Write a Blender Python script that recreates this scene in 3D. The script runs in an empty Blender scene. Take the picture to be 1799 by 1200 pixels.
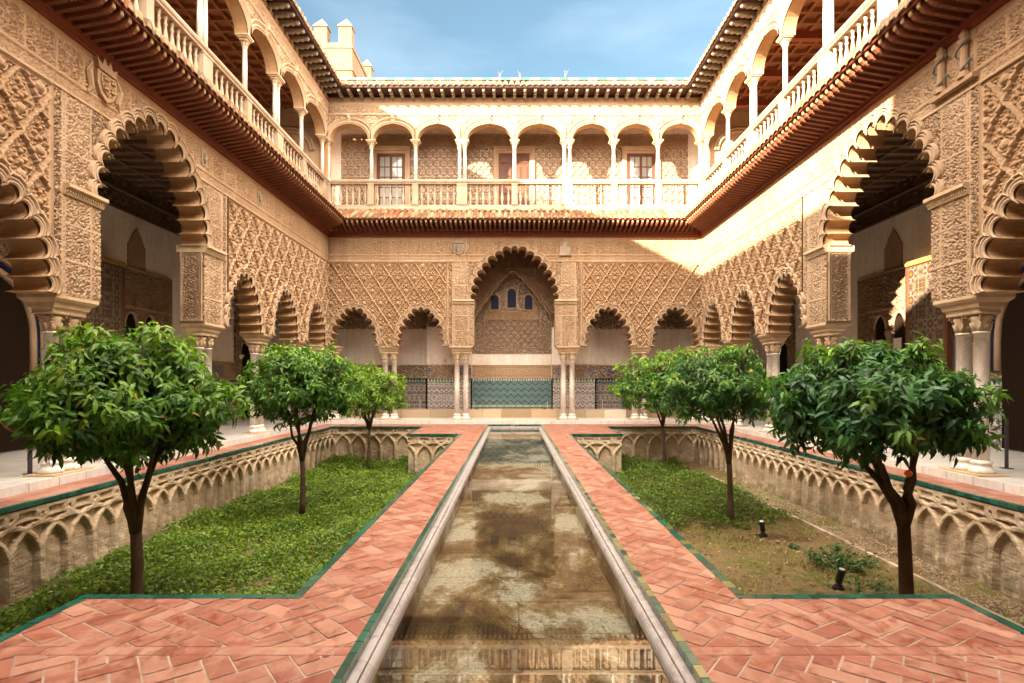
import bpy, math, random
import numpy as np
from mathutils import Vector
from mathutils.geometry import tessellate_polygon

random.seed(7)
RNG = np.random.default_rng(11)
R = math.radians
PI = math.pi
S = bpy.context.scene
COL = S.collection

# ------------------------------------------------------------------ camera, sky, sun, exposure
FPX = 965.0
cd = bpy.data.cameras.new("camera")
cam = bpy.data.objects.new("camera", cd)
COL.objects.link(cam)
cam.location = (-0.045, 0.0, 1.66)
cam.rotation_euler = (R(90), 0, 0)
cd.sensor_width = 36.0
cd.lens = FPX / 1799 * 36
cd.shift_x = -2.5 / 1799
cd.shift_y = 70.0 / 1799
cd.clip_start = 0.05
cd.clip_end = 2000
S.camera = cam

FILL_VEIL = (11.2, 9.6, 7.7)  # warm white of the fill veil added to the unseen sky
SUN_DIR = Vector((1.0, 1.0, -0.52)).normalized()
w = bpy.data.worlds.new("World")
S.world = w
w.use_nodes = True
nt = w.node_tree
nt.nodes.clear()
sky = nt.nodes.new('ShaderNodeTexSky')
sky.sky_type = 'NISHITA'
sky.sun_disc = False
sky.sun_elevation = math.asin(-SUN_DIR.z)
sky.sun_rotation = math.atan2(-SUN_DIR.x, -SUN_DIR.y)
sky.air_density = 1.0
sky.dust_density = 1.8
sky.ozone_density = 1.6
bg = nt.nodes.new('ShaderNodeBackground')
bg.inputs[1].default_value = 0.15
# thin veils of cirrus in the sky itself
tc = nt.nodes.new('ShaderNodeTexCoord')
mp = nt.nodes.new('ShaderNodeMapping')
mp.inputs['Scale'].default_value = (1.2, 1.2, 5.0)
mp.inputs['Rotation'].default_value = (0.3, 0.5, 0.2)
ns = nt.nodes.new('ShaderNodeTexNoise')
ns.inputs['Scale'].default_value = 2.2
ns.inputs['Detail'].default_value = 6
cr = nt.nodes.new('ShaderNodeValToRGB')
cr.color_ramp.elements[0].position = 0.45
cr.color_ramp.elements[0].color = (0, 0, 0, 1)
cr.color_ramp.elements[1].position = 0.85
cr.color_ramp.elements[1].color = (0.28, 0.28, 0.28, 1)
mx = nt.nodes.new('ShaderNodeMixRGB')
mx.inputs[2].default_value = (1.12, 1.32, 1.48, 1)
nt.links.new(tc.outputs['Generated'], mp.inputs['Vector'])
nt.links.new(mp.outputs[0], ns.inputs['Vector'])
nt.links.new(ns.outputs['Fac'], cr.inputs[0])
nt.links.new(cr.outputs[0], mx.inputs[0])
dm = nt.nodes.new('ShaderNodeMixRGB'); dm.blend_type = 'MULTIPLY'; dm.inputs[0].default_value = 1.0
dm.inputs[2].default_value = (0.25, 0.268, 0.225, 1)      # whole sky dimmed so the visible part stays blue at this exposure
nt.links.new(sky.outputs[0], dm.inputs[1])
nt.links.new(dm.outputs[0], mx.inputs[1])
# bright veil added out of view, behind and overhead, to lift the shade
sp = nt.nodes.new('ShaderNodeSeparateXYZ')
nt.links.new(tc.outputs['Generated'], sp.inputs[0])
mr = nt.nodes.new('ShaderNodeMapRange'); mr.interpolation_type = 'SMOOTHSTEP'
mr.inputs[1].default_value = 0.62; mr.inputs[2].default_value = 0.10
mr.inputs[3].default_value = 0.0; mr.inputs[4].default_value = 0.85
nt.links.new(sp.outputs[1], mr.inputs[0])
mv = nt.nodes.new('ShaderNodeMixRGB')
mv.inputs[2].default_value = (FILL_VEIL[0], FILL_VEIL[1], FILL_VEIL[2], 1)
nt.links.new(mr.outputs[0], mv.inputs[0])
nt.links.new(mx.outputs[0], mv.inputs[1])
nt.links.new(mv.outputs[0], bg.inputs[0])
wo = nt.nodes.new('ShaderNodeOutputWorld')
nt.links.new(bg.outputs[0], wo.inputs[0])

sl = bpy.data.lights.new("sun", 'SUN')
sl.energy = 3.9
sl.angle = R(0.6)
sl.color = (1.0, 0.82, 0.59)
so = bpy.data.objects.new("sun", sl)
so.rotation_euler = SUN_DIR.to_track_quat('-Z', 'Y').to_euler()
so.location = (-40, -40, 30)
COL.objects.link(so)

S.view_settings.view_transform = 'Standard'
S.view_settings.look = 'None'
S.view_settings.exposure = 3.2
S.view_settings.gamma = 1.0
S.cycles.max_bounces = 10
S.cycles.diffuse_bounces = 8
S.cycles.glossy_bounces = 3
S.cycles.transparent_max_bounces = 8
S.cycles.use_denoising = True
S.cycles.sample_clamp_indirect = 8

# ------------------------------------------------------------------ main measures (metres)
W = 7.35          # half width of the court, to the wall faces
D = 21.62         # far wall face
YC = 11.30        # middle of the long walls
L = D - YC        # half length of the long walls
XB = 11.0         # back walls of the side galleries
YB = 24.0         # back wall of the far gallery
ZF = 0.13         # marble floor
ZS = -1.28        # soil of the sunken beds

# ------------------------------------------------------------------ mesh helpers
class MB:
    """collects vertices and faces, and per-vertex colours"""
    def __init__(s):
        s.v = []; s.f = []; s.c = []
    def add(s, vs, fs, col=None):
        o = len(s.v)
        s.v.extend([tuple(p) for p in vs])
        s.f.extend([tuple(i + o for i in f) for f in fs])
        s.c.extend([col or (1, 1, 1)] * len(vs))
    def box(s, x0, x1, y0, y1, z0, z1, col=None):
        s.add([(x0,y0,z0),(x1,y0,z0),(x1,y1,z0),(x0,y1,z0),(x0,y0,z1),(x1,y0,z1),(x1,y1,z1),(x0,y1,z1)],
              [(0,3,2,1),(4,5,6,7),(0,1,5,4),(1,2,6,5),(2,3,7,6),(3,0,4,7)], col)
    def lathe(s, prof, n=12, cx=0, cy=0, z0=0, col=None):
        vs = []; fs = []
        m = len(prof)
        for r, z in prof:
            for k in range(n):
                a = 2*PI*k/n
                vs.append((cx + r*math.cos(a), cy + r*math.sin(a), z0 + z))
        for i in range(m-1):
            for k in range(n):
                k2 = (k+1) % n
                fs.append((i*n+k, i*n+k2, (i+1)*n+k2, (i+1)*n+k))
        fs.append(tuple(range(n-1, -1, -1)))
        fs.append(tuple((m-1)*n + k for k in range(n)))
        s.add(vs, fs, col)
    def tube(s, pts, rad, n=8, col=None):
        pts = [Vector(p) for p in pts]
        vs = []; fs = []
        up = Vector((0.31, 0.22, 0.92))
        for i, p in enumerate(pts):
            t = (pts[min(i+1, len(pts)-1)] - pts[max(i-1, 0)]).normalized()
            a = t.cross(up)
            if a.length < 1e-3: a = t.cross(Vector((1, 0, 0)))
            a.normalize(); b = t.cross(a)
            r = rad[i] if hasattr(rad, '__len__') else rad
            for k in range(n):
                th = 2*PI*k/n
                vs.append(p + a*(r*math.cos(th)) + b*(r*math.sin(th)))
        for i in range(len(pts)-1):
            for k in range(n):
                k2 = (k+1) % n
                fs.append((i*n+k, i*n+k2, (i+1)*n+k2, (i+1)*n+k))
        fs.append(tuple(range(n-1, -1, -1)))
        fs.append(tuple((len(pts)-1)*n + k for k in range(n)))
        s.add(vs, fs, col)
    def prism_xz(s, poly, y0, y1, col=None):
        """closed polygon of (x, z) extruded from y0 to y1"""
        n = len(poly)
        vs = [(x, y0, z) for x, z in poly] + [(x, y1, z) for x, z in poly]
        fs = []
        for tri in tessellate_polygon([[Vector((x, z, 0)) for x, z in poly]]):
            fs.append(tuple(tri)); fs.append(tuple(i + n for i in reversed(tri)))
        for i in range(n):
            j = (i+1) % n
            fs.append((i, j, j+n, i+n))
        s.add(vs, fs, col)
    def sweep_x(s, prof, x0, x1, m0=0.0, m1=0.0, col=None):
        """profile of (y, z) run along x; ends mitred: x shifts by m*y"""
        n = len(prof)
        vs = [(x0 + m0*y, y, z) for y, z in prof] + [(x1 + m1*y, y, z) for y, z in prof]
        fs = [(i, (i+1) % n, (i+1) % n + n, i+n) for i in range(n)]
        fs.append(tuple(range(n-1, -1, -1))); fs.append(tuple(range(n, 2*n)))
        s.add(vs, fs, col)
    def build(s, name, mat, parent=None, smooth=False, colors=False, loc=None):
        return mk(name, np.array(s.v, dtype=np.float32), s.f, mat, parent, smooth,
                  np.array(s.c, dtype=np.float32) if colors else None, loc)

def mesh_np(name, v, f, smooth=False, col=None):
    me = bpy.data.meshes.new(name)
    if isinstance(f, np.ndarray):
        nf, k = f.shape
        me.vertices.add(len(v)); me.vertices.foreach_set('co', np.ascontiguousarray(v, dtype=np.float32).ravel())
        me.loops.add(nf*k); me.loops.foreach_set('vertex_index', np.ascontiguousarray(f, dtype=np.int32).ravel())
        me.polygons.add(nf)
        me.polygons.foreach_set('loop_start', np.arange(0, nf*k, k, dtype=np.int32))
        me.polygons.foreach_set('loop_total', np.full(nf, k, dtype=np.int32))
        me.update(calc_edges=True)
    else:
        me.from_pydata([tuple(map(float, p)) for p in v], [], f)
        me.update()
    if smooth:
        me.polygons.foreach_set('use_smooth', np.ones(len(me.polygons), dtype=bool))
    if col is not None:
        a = me.color_attributes.new('Col', 'FLOAT_COLOR', 'POINT')
        c4 = np.ones((len(v), 4), dtype=np.float32); c4[:, :3] = col
        a.data.foreach_set('color', c4.ravel())
    return me

def mk(name, v, f, mat, parent=None, smooth=False, col=None, loc=None):
    me = mesh_np(name, v, f, smooth, col)
    me.materials.append(mat)
    return place(name, me, parent, loc)

def place(name, me, parent=None, loc=None, rotz=None, scale=None):
    o = bpy.data.objects.new(name, me)
    COL.objects.link(o)
    if parent is not None: o.parent = parent
    if loc is not None: o.location = loc
    if rotz is not None: o.rotation_euler = (0, 0, rotz)
    if scale is not None: o.scale = scale
    return o

def thing(name, label, cat, loc=(0, 0, 0), rotz=0.0, group=None):
    o = bpy.data.objects.new(name, None)
    o.empty_display_size = 0.2
    COL.objects.link(o)
    o.location = loc; o.rotation_euler = (0, 0, rotz)
    return tag(o, label, cat, group)

def tag(o, label=None, cat=None, group=None, kind=None):
    if label: o['label'] = label
    if cat: o['category'] = cat
    if group: o['group'] = group
    if kind: o['kind'] = kind
    return o

# ------------------------------------------------------------------ materials
class NT:
    def __init__(s, name):
        s.m = bpy.data.materials.new(name); s.m.use_nodes = True
        s.t = s.m.node_tree; s.t.nodes.clear()
        s.out = s.t.nodes.new('ShaderNodeOutputMaterial')
        s.b = s.t.nodes.new('ShaderNodeBsdfPrincipled')
        s.t.links.new(s.b.outputs[0], s.out.inputs[0])
        s.tc = s.t.nodes.new('ShaderNodeTexCoord')
        oi = s.t.nodes.new('ShaderNodeObjectInfo')
        mu = s.t.nodes.new('ShaderNodeVectorMath'); mu.operation = 'SCALE'
        cb = s.t.nodes.new('ShaderNodeCombineXYZ')
        for i in range(3): s.t.links.new(oi.outputs['Random'], cb.inputs[i])
        s.t.links.new(cb.outputs[0], mu.inputs[0]); mu.inputs['Scale'].default_value = 37.0
        ad = s.t.nodes.new('ShaderNodeVectorMath')
        s.t.links.new(s.tc.outputs['Object'], ad.inputs[0]); s.t.links.new(mu.outputs[0], ad.inputs[1])
        s.obj = s.tc.outputs['Object']; s.rnd = ad.outputs[0]
    def n(s, typ, **kw):
        x = s.t.nodes.new(typ)
        for k, v in kw.items():
            if hasattr(x, k): setattr(x, k, v)
            else: x.inputs[k].default_value = v
        return x
    def l(s, a, b): s.t.links.new(a, b)
    def noise(s, scale, detail=5, rough=0.55, vec=None, stretch=None, dist=0.0):
        x = s.n('ShaderNodeTexNoise'); x.inputs['Scale'].default_value = scale
        x.inputs['Detail'].default_value = detail; x.inputs['Roughness'].default_value = rough
        x.inputs['Distortion'].default_value = dist
        v = vec or s.obj
        if stretch:
            mp_ = s.n('ShaderNodeMapping'); mp_.inputs['Scale'].default_value = stretch
            s.l(v, mp_.inputs['Vector']); v = mp_.outputs[0]
        s.l(v, x.inputs['Vector'])
        return x.outputs['Fac']
    def ramp(s, fac, stops):
        x = s.n('ShaderNodeValToRGB')
        e = x.color_ramp.elements
        while len(e) < len(stops): e.new(0.5)
        for el, (p, c) in zip(e, stops):
            el.position = p; el.color = (*c, 1) if len(c) == 3 else c
        s.l(fac, x.inputs[0])
        return x.outputs[0]
    def mix(s, fac, a, b, mode='MIX'):
        x = s.n('ShaderNodeMixRGB', blend_type=mode)
        for i, q in ((0, fac), (1, a), (2, b)):
            if isinstance(q, (int, float)): x.inputs[i].default_value = q if i == 0 else (q, q, q, 1)
            elif isinstance(q, tuple): x.inputs[i].default_value = (*q, 1)
            else: s.l(q, x.inputs[i])
        return x.outputs[0]
    def bump(s, h, strength=0.3, dist=0.01, prev=None):
        x = s.n('ShaderNodeBump'); x.inputs['Strength'].default_value = strength
        x.inputs['Distance'].default_value = dist
        s.l(h, x.inputs['Height'])
        if prev is not None: s.l(prev, x.inputs['Normal'])
        return x.outputs[0]
    def col(s, c):
        if isinstance(c, tuple): s.b.inputs['Base Color'].default_value = (*c, 1)
        else: s.l(c, s.b.inputs['Base Color'])
    def rough(s, r):
        if isinstance(r, (int, float)): s.b.inputs['Roughness'].default_value = r
        else: s.l(r, s.b.inputs['Roughness'])
    def nrm(s, nn): s.l(nn, s.b.inputs['Normal'])
    def spec(s, v): s.b.inputs['Specular IOR Level'].default_value = v
    def attr(s):
        a = s.n('ShaderNodeVertexColor'); a.layer_name = 'Col'
        return a.outputs[0]

def stone_mat(name, c1, c2, c3, big=0.5, fine=26.0, bump=0.35, rough=0.88, streak=True):
    m = NT(name)
    a = m.noise(big, 6, 0.6, m.rnd)
    base = m.ramp(a, [(0.3, c1), (0.55, c2), (0.75, c3)])
    f = m.noise(fine, 4, 0.6, m.rnd)
    base = m.mix(0.28, base, m.ramp(f, [(0.3, (0.55, 0.5, 0.45)), (0.7, (1, 1, 1))]), 'MULTIPLY')
    if streak:
        st = m.noise(2.2, 5, 0.65, m.rnd, (3.0, 3.0, 0.35))
        base = m.mix(0.30, base, m.ramp(st, [(0.38, (0.62, 0.55, 0.5)), (0.62, (1, 1, 1))]), 'MULTIPLY')
    m.col(base); m.rough(rough); m.spec(0.25)
    m.nrm(m.bump(m.noise(fine*2.2, 4, 0.6, m.rnd), bump, 0.006))
    return m.m

M = {}
M['stucco'] = stone_mat('carved_stucco', (0.37, 0.237, 0.142), (0.44, 0.297, 0.187), (0.50, 0.357, 0.245))
M['stucco_pale'] = stone_mat('pale_stucco', (0.39, 0.264, 0.168), (0.46, 0.327, 0.219), (0.51, 0.382, 0.272), 0.6)
M['stucco_brown'] = stone_mat('brown_stucco', (0.28, 0.18, 0.11), (0.37, 0.25, 0.165), (0.45, 0.33, 0.23), 0.9)
M['arch_soffit'] = stone_mat('worn_ochre_arch', (0.38, 0.22, 0.105), (0.44, 0.285, 0.16), (0.48, 0.34, 0.21), 1.3)
M['sill_stone'] = stone_mat('cream_stone', (0.48, 0.345, 0.215), (0.56, 0.43, 0.29), (0.62, 0.505, 0.375), 1.0, 30, 0.2)
M['plaster'] = stone_mat('white_plaster', (0.76, 0.66, 0.58), (0.85, 0.77, 0.70), (0.88, 0.82, 0.76), 0.8, 8.0, 0.5, 0.92)
M['garden_stone'] = stone_mat('garden_wall_stone', (0.30, 0.22, 0.15), (0.48, 0.37, 0.265), (0.60, 0.49, 0.37), 1.4, 14, 0.9)
M['brick'] = None

def marble_mat(name, base, vein, rough=0.35):
    m = NT(name)
    d = m.noise(2.0, 8, 0.65, m.rnd, (1.0, 1.0, 0.55), 1.6)
    c = m.ramp(d, [(0.36, base), (0.47, vein), (0.50, base), (0.68, tuple(0.86*x for x in base))])
    s_ = m.noise(9.0, 5, 0.6, m.rnd)
    c = m.mix(0.25, c, m.ramp(s_, [(0.35, (0.68, 0.62, 0.56)), (0.6, (1, 1, 1))]), 'MULTIPLY')
    m.col(c); m.rough(rough); m.spec(0.4)
    m.nrm(m.bump(m.noise(60, 3, 0.5, m.rnd), 0.12, 0.004))
    return m.m
M['marble'] = marble_mat('column_marble', (0.74, 0.69, 0.63), (0.58, 0.52, 0.48))
M['rail_stone'] = stone_mat('rail_marble', (0.35, 0.26, 0.18), (0.41, 0.32, 0.235), (0.46, 0.385, 0.30), 1.5, 30, 0.15, 0.6)

def floor_mat():
    m = NT('marble_floor')
    br = m.n('ShaderNodeTexBrick')
    br.inputs['Scale'].default_value = 1.0
    br.inputs['Brick Width'].default_value = 0.95; br.inputs['Row Height'].default_value = 0.55
    br.inputs['Mortar Size'].default_value = 0.006
    br.inputs['Color1'].default_value = (0.70, 0.67, 0.63, 1); br.inputs['Color2'].default_value = (0.58, 0.57, 0.57, 1)
    br.inputs['Mortar'].default_value = (0.2, 0.17, 0.14, 1)
    m.l(m.obj, br.inputs['Vector'])
    v = m.noise(1.6, 7, 0.62, m.obj, (1, 3, 1), 1.2)
    c = m.mix(0.55, br.outputs['Color'], m.ramp(v, [(0.35, (0.62, 0.60, 0.58)), (0.55, (1, 1, 1)), (0.7, (0.8, 0.74, 0.66))]), 'MULTIPLY')
    m.col(c); m.rough(0.32); m.spec(0.45)
    return m.m
M['floor'] = floor_mat()

def wood_mat(name, c1, c2, rough=0.6, grain=(1, 12, 12)):
    m = NT(name)
    g = m.noise(3.0, 6, 0.65, m.rnd, grain, 0.4)
    b_ = m.noise(0.9, 3, 0.5, m.rnd)
    c = m.ramp(g, [(0.3, c1), (0.7, c2)])
    c = m.mix(0.35, c, m.ramp(b_, [(0.3, (0.55, 0.5, 0.5)), (0.7, (1, 1, 1))]), 'MULTIPLY')
    m.col(c); m.rough(rough); m.spec(0.3)
    m.nrm(m.bump(g, 0.25, 0.004))
    return m.m
M['beam'] = wood_mat('red_brown_beam', (0.13, 0.028, 0.013), (0.22, 0.052, 0.024))
M['rafter'] = wood_mat('red_rafter', (0.17, 0.055, 0.030), (0.30, 0.105, 0.055), grain=(12, 1, 12))
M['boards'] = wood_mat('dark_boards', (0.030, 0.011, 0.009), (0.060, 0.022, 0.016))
M['rafter_end'] = wood_mat('pale_rafter_end', (0.34, 0.22, 0.11), (0.46, 0.32, 0.18))
M['dark_wood'] = wood_mat('dark_carved_wood', (0.13, 0.08, 0.052), (0.25, 0.16, 0.10))
M['bracket'] = wood_mat('grey_bracket_wood', (0.15, 0.12, 0.095), (0.36, 0.29, 0.21))
M['door'] = wood_mat('brown_door', (0.085, 0.030, 0.016), (0.15, 0.058, 0.030), 0.5, (12, 12, 1))
M['ceiling'] = wood_mat('coffer_wood', (0.22, 0.085, 0.038), (0.34, 0.145, 0.07))

def vc_mat(name, rough=0.4, spec=0.5, noise=0.25, nscale=9.0, bump=0.15, bscale=40.0, worn=None):
    m = NT(name)
    c = m.attr()
    f = m.noise(nscale, 5, 0.6)
    c = m.mix(noise, c, m.ramp(f, [(0.3, (0.5, 0.5, 0.5)), (0.65, (1, 1, 1))]), 'MULTIPLY')
    if worn:
        wv = m.noise(worn[0], 6, 0.65, None, worn[3] if len(worn) > 3 else None, 0.8)
        c = m.mix(m.ramp(wv, [(worn[2], (0, 0, 0)), (worn[2] + 0.14, (0.75, 0.75, 0.75))]), c, worn[1])
    m.col(c); m.rough(rough); m.spec(spec)
    if bump: m.nrm(m.bump(m.noise(bscale, 4, 0.55), bump, 0.004))
    return m.m
def paver_mat():
    m = NT('terracotta_paver')
    c = m.attr()
    c = m.mix(0.35, c, m.ramp(m.noise(26, 5, 0.6), [(0.3, (0.6, 0.55, 0.5)), (0.65, (1, 1, 1))]), 'MULTIPLY')
    wear = m.noise(4.2, 7, 0.68, None, (1, 0.8, 1), 0.9)
    c = m.mix(m.ramp(wear, [(0.47, (0, 0, 0)), (0.60, (0.45, 0.45, 0.45))]), c, (0.48, 0.28, 0.205))
    damp = m.noise(5.0, 7, 0.68, m.obj, (0.9, 0.6, 3.3), 1.2)
    c = m.mix(m.ramp(damp, [(0.52, (0, 0, 0)), (0.62, (0.55, 0.55, 0.55))]), c, (0.20, 0.048, 0.025))
    m.col(c); m.rough(m.ramp(damp, [(0.5, (0.52, 0.52, 0.52)), (0.66, (0.26, 0.26, 0.26))])); m.spec(0.42)
    m.nrm(m.bump(m.noise(34, 4, 0.6), 0.25, 0.004))
    return m.m
M['terracotta'] = paver_mat()
M['paver_plain'] = vc_mat('terracotta_paver', 0.46, 0.42, 0.35, 5.0, 0.25, 30, (3.2, (0.70, 0.42, 0.30), 0.55))
M['mortar'] = stone_mat('mortar', (0.30, 0.20, 0.155), (0.50, 0.37, 0.31), (0.60, 0.48, 0.41), 2, 20, 0.3)
M['green_tile'] = vc_mat('green_glazed_tile', 0.16, 0.6, 0.35, 14.0, 0.08, 18)
M['roof_tile'] = vc_mat('clay_roof_tile', 0.8, 0.2, 0.5, 16.0, 0.4, 50, (5.0, (0.30, 0.27, 0.17), 0.60))
M['azulejo'] = vc_mat('azulejo_tile', 0.22, 0.5, 0.15, 5.0, 0.05, 30)
M['inlay'] = vc_mat('inlaid_wood', 0.5, 0.4, 0.3, 12.0, 0.2, 60)
M['painted_stucco'] = vc_mat('painted_stucco', 0.85, 0.2, 0.3, 20.0, 0.4, 70)

def brick_mat():
    m = NT('tower_brick')
    br = m.n('ShaderNodeTexBrick')
    br.inputs['Scale'].default_value = 1.0
    br.inputs['Brick Width'].default_value = 0.32; br.inputs['Row Height'].default_value = 0.105
    br.inputs['Mortar Size'].default_value = 0.014
    br.inputs['Color1'].default_value = (0.165, 0.088, 0.047, 1); br.inputs['Color2'].default_value = (0.11, 0.058, 0.031, 1)
    br.inputs['Mortar'].default_value = (0.20, 0.13, 0.08, 1)
    sp = m.n('ShaderNodeSeparateXYZ'); m.l(m.obj, sp.inputs[0])
    ad = m.n('ShaderNodeMath', operation='ADD'); m.l(sp.outputs[0], ad.inputs[0]); m.l(sp.outputs[1], ad.inputs[1])
    cb = m.n('ShaderNodeCombineXYZ'); m.l(ad.outputs[0], cb.inputs[0]); m.l(sp.outputs[2], cb.inputs[1])
    m.l(cb.outputs[0], br.inputs['Vector'])
    c = m.mix(0.5, br.outputs['Color'], m.ramp(m.noise(0.7, 6, 0.65), [(0.35, (0.6, 0.55, 0.5)), (0.6, (1, 1, 1))]), 'MULTIPLY')
    m.col(c); m.rough(0.9)
    m.nrm(m.bump(br.outputs['Fac'], 0.4, -0.01))
    return m.m
M['brick'] = brick_mat()

def leaf_mat(name):
    m = NT(name)
    c = m.attr()
    m.col(c); m.rough(0.42); m.spec(0.35)
    tr = m.n('ShaderNodeBsdfTranslucent')
    m.l(m.mix(1.0, c, (1.5, 1.7, 0.5), 'MULTIPLY'), tr.inputs[0])
    ms = m.n('ShaderNodeMixShader'); ms.inputs[0].default_value = 0.28
    m.l(m.b.outputs[0], ms.inputs[1]); m.l(tr.outputs[0], ms.inputs[2]); m.l(ms.outputs[0], m.out.inputs[0])
    return m.m
M['leaf'] = leaf_mat('orange_leaf')
M['ivy'] = leaf_mat('ivy_leaf')
M['pebble'] = stone_mat('pebbles', (0.20, 0.15, 0.10), (0.32, 0.25, 0.17), (0.42, 0.35, 0.26), 9.0)
M['bark'] = stone_mat('bark', (0.060, 0.038, 0.028), (0.10, 0.062, 0.045), (0.15, 0.10, 0.075), 3, 18, 0.9, 0.9)

def soil_mat():
    m = NT('soil')
    a = m.noise(1.1, 8, 0.72)
    c = m.ramp(a, [(0.36, (0.085, 0.055, 0.028)), (0.48, (0.22, 0.155, 0.085)), (0.56, (0.11, 0.115, 0.028)), (0.66, (0.28, 0.205, 0.12))])
    f = m.noise(45, 4, 0.7)
    c = m.mix(0.6, c, m.ramp(f, [(0.32, (0.35, 0.3, 0.25)), (0.65, (1, 1, 1))]), 'MULTIPLY')
    m.col(c); m.rough(0.95); m.spec(0.1)
    m.nrm(m.bump(f, 0.9, 0.02))
    return m.m
M['soil'] = soil_mat()

def pool_mat():
    m = NT('pool_floor')
    a = m.noise(1.15, 9, 0.68, None, (1.0, 0.62, 1), 0.35)
    c = m.ramp(a, [(0.40, (0.045, 0.026, 0.009)), (0.47, (0.125, 0.082, 0.032)), (0.515, (0.21, 0.175, 0.115)), (0.56, (0.40, 0.405, 0.375))])
    f = m.noise(30, 6, 0.72)
    c = m.mix(0.75, c, m.ramp(f, [(0.38, (0.40, 0.33, 0.22)), (0.54, (1, 1, 1))]), 'MULTIPLY')
    wv = m.n('ShaderNodeTexBrick'); wv.inputs['Scale'].default_value = 1.0
    wv.inputs['Brick Width'].default_value = 4.0; wv.inputs['Row Height'].default_value = 0.62; wv.inputs['Mortar Size'].default_value = 0.008
    for q in ('Color1', 'Color2'): wv.inputs[q].default_value = (1, 1, 1, 1)
    wv.inputs['Mortar'].default_value = (0.35, 0.3, 0.22, 1)
    m.l(m.obj, wv.inputs['Vector'])
    c = m.mix(0.7, c, wv.outputs['Color'], 'MULTIPLY')
    m.col(c); m.rough(0.9)
    return m.m
M['pool'] = pool_mat()

def water_mat():
    m = NT('water')
    gl = m.n('ShaderNodeBsdfGlossy'); gl.inputs['Roughness'].default_value = 0.015
    tr = m.n('ShaderNodeBsdfTransparent'); tr.inputs[0].default_value = (0.90, 0.88, 0.80, 1)
    fr = m.n('ShaderNodeFresnel'); fr.inputs[0].default_value = 1.9
    bp = m.bump(m.noise(5.0, 3, 0.5, None, (1, 0.6, 1)), 0.012, 0.01)
    m.l(bp, gl.inputs['Normal']); m.l(bp, fr.inputs['Normal'])
    ms = m.n('ShaderNodeMixShader')
    m.l(fr.outputs[0], ms.inputs[0]); m.l(tr.outputs[0], ms.inputs[1]); m.l(gl.outputs[0], ms.inputs[2])
    m.l(ms.outputs[0], m.out.inputs[0])
    return m.m
M['water'] = water_mat()

def plain(name, c, rough=0.5, metal=0.0, spec=0.4):
    m = NT(name)
    f = m.noise(20, 4, 0.6, m.rnd)
    m.col(m.mix(0.3, c, m.ramp(f, [(0.3, (0.6, 0.6, 0.6)), (0.7, (1, 1, 1))]), 'MULTIPLY'))
    m.rough(rough); m.b.inputs['Metallic'].default_value = metal; m.spec(spec)
    return m.m
M['black'] = plain('black_metal', (0.015, 0.015, 0.016), 0.45)
M['steel'] = plain('dark_steel', (0.10, 0.095, 0.11), 0.45, 0.6)
M['acrylic'] = plain('pale_post', (0.62, 0.60, 0.58), 0.3)
M['rope'] = plain('brown_rope', (0.20, 0.055, 0.04), 0.8)
M['glass'] = plain('window_glass', (0.34, 0.34, 0.33), 0.06, 0.0, 0.8)
M['lens'] = plain('lamp_lens', (0.45, 0.55, 0.62), 0.05, 0.0, 0.9)
M['shell'] = plain('white_shell', (0.66, 0.60, 0.53), 0.6)
M['void'] = plain('painted_dark_opening', (0.020, 0.012, 0.008), 0.95, 0.0, 0.05)  # near-black colour stands in for the darkness inside doorways and windows
M['blue_glass'] = plain('blue_glass', (0.012, 0.016, 0.055), 0.5, 0.0, 0.15)
M['grey_stone'] = stone_mat('weathered_emblem', (0.28, 0.215, 0.16), (0.40, 0.32, 0.245), (0.50, 0.42, 0.34), 2.0)
M['blue_ribbon'] = plain('faded_blue_paint', (0.15, 0.165, 0.175), 0.95)
M['orange'] = plain('orange_peel', (0.75, 0.16, 0.02), 0.45)
M['green_white'] = vc_mat('ridge_tile', 0.3, 0.5, 0.2)
M['gold'] = plain('gilt_frame', (0.42, 0.26, 0.09), 0.5)

# ------------------------------------------------------------------ height functions for the carving
def sst(a, b, x):
    t = np.clip((x - a)/(b - a), 0, 1)
    return t*t*(3 - 2*t)

def arabesque(x, z, s=0.16, amp=0.016, ph=0.0):
    """interlaced vine-like ridges over a deep ground"""
    s = 0.82*s
    xx = x + 0.34*s*np.sin(2*PI*z/(1.27*s) + ph) + 0.2*s*np.sin(2*PI*x/(2.3*s) + 2*ph)
    zz = z + 0.34*s*np.sin(2*PI*x/(1.13*s) + 1.7*ph) + 0.2*s*np.sin(2*PI*(x + z)/(1.9*s))
    t = np.sin(2*PI*xx/s)*np.sin(2*PI*zz/s)
    u = np.sin(2*PI*(xx + 0.6*zz)/(1.6*s) + ph)*np.cos(2*PI*(zz - 0.5*xx)/(1.45*s))
    r1 = 1 - sst(0.14, 0.34, np.abs(t)); r2 = 1 - sst(0.12, 0.30, np.abs(u))
    rd = np.maximum(r1, 0.85*r2)
    return amp*(2.3*rd - 0.4) - np.where(rd < 0.12, 2.8*amp, 0.0)

def hash1(i, k=0.0):
    return np.modf(np.abs(np.sin(i*12.9898 + k*78.233)*43758.5453))[0]

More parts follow.
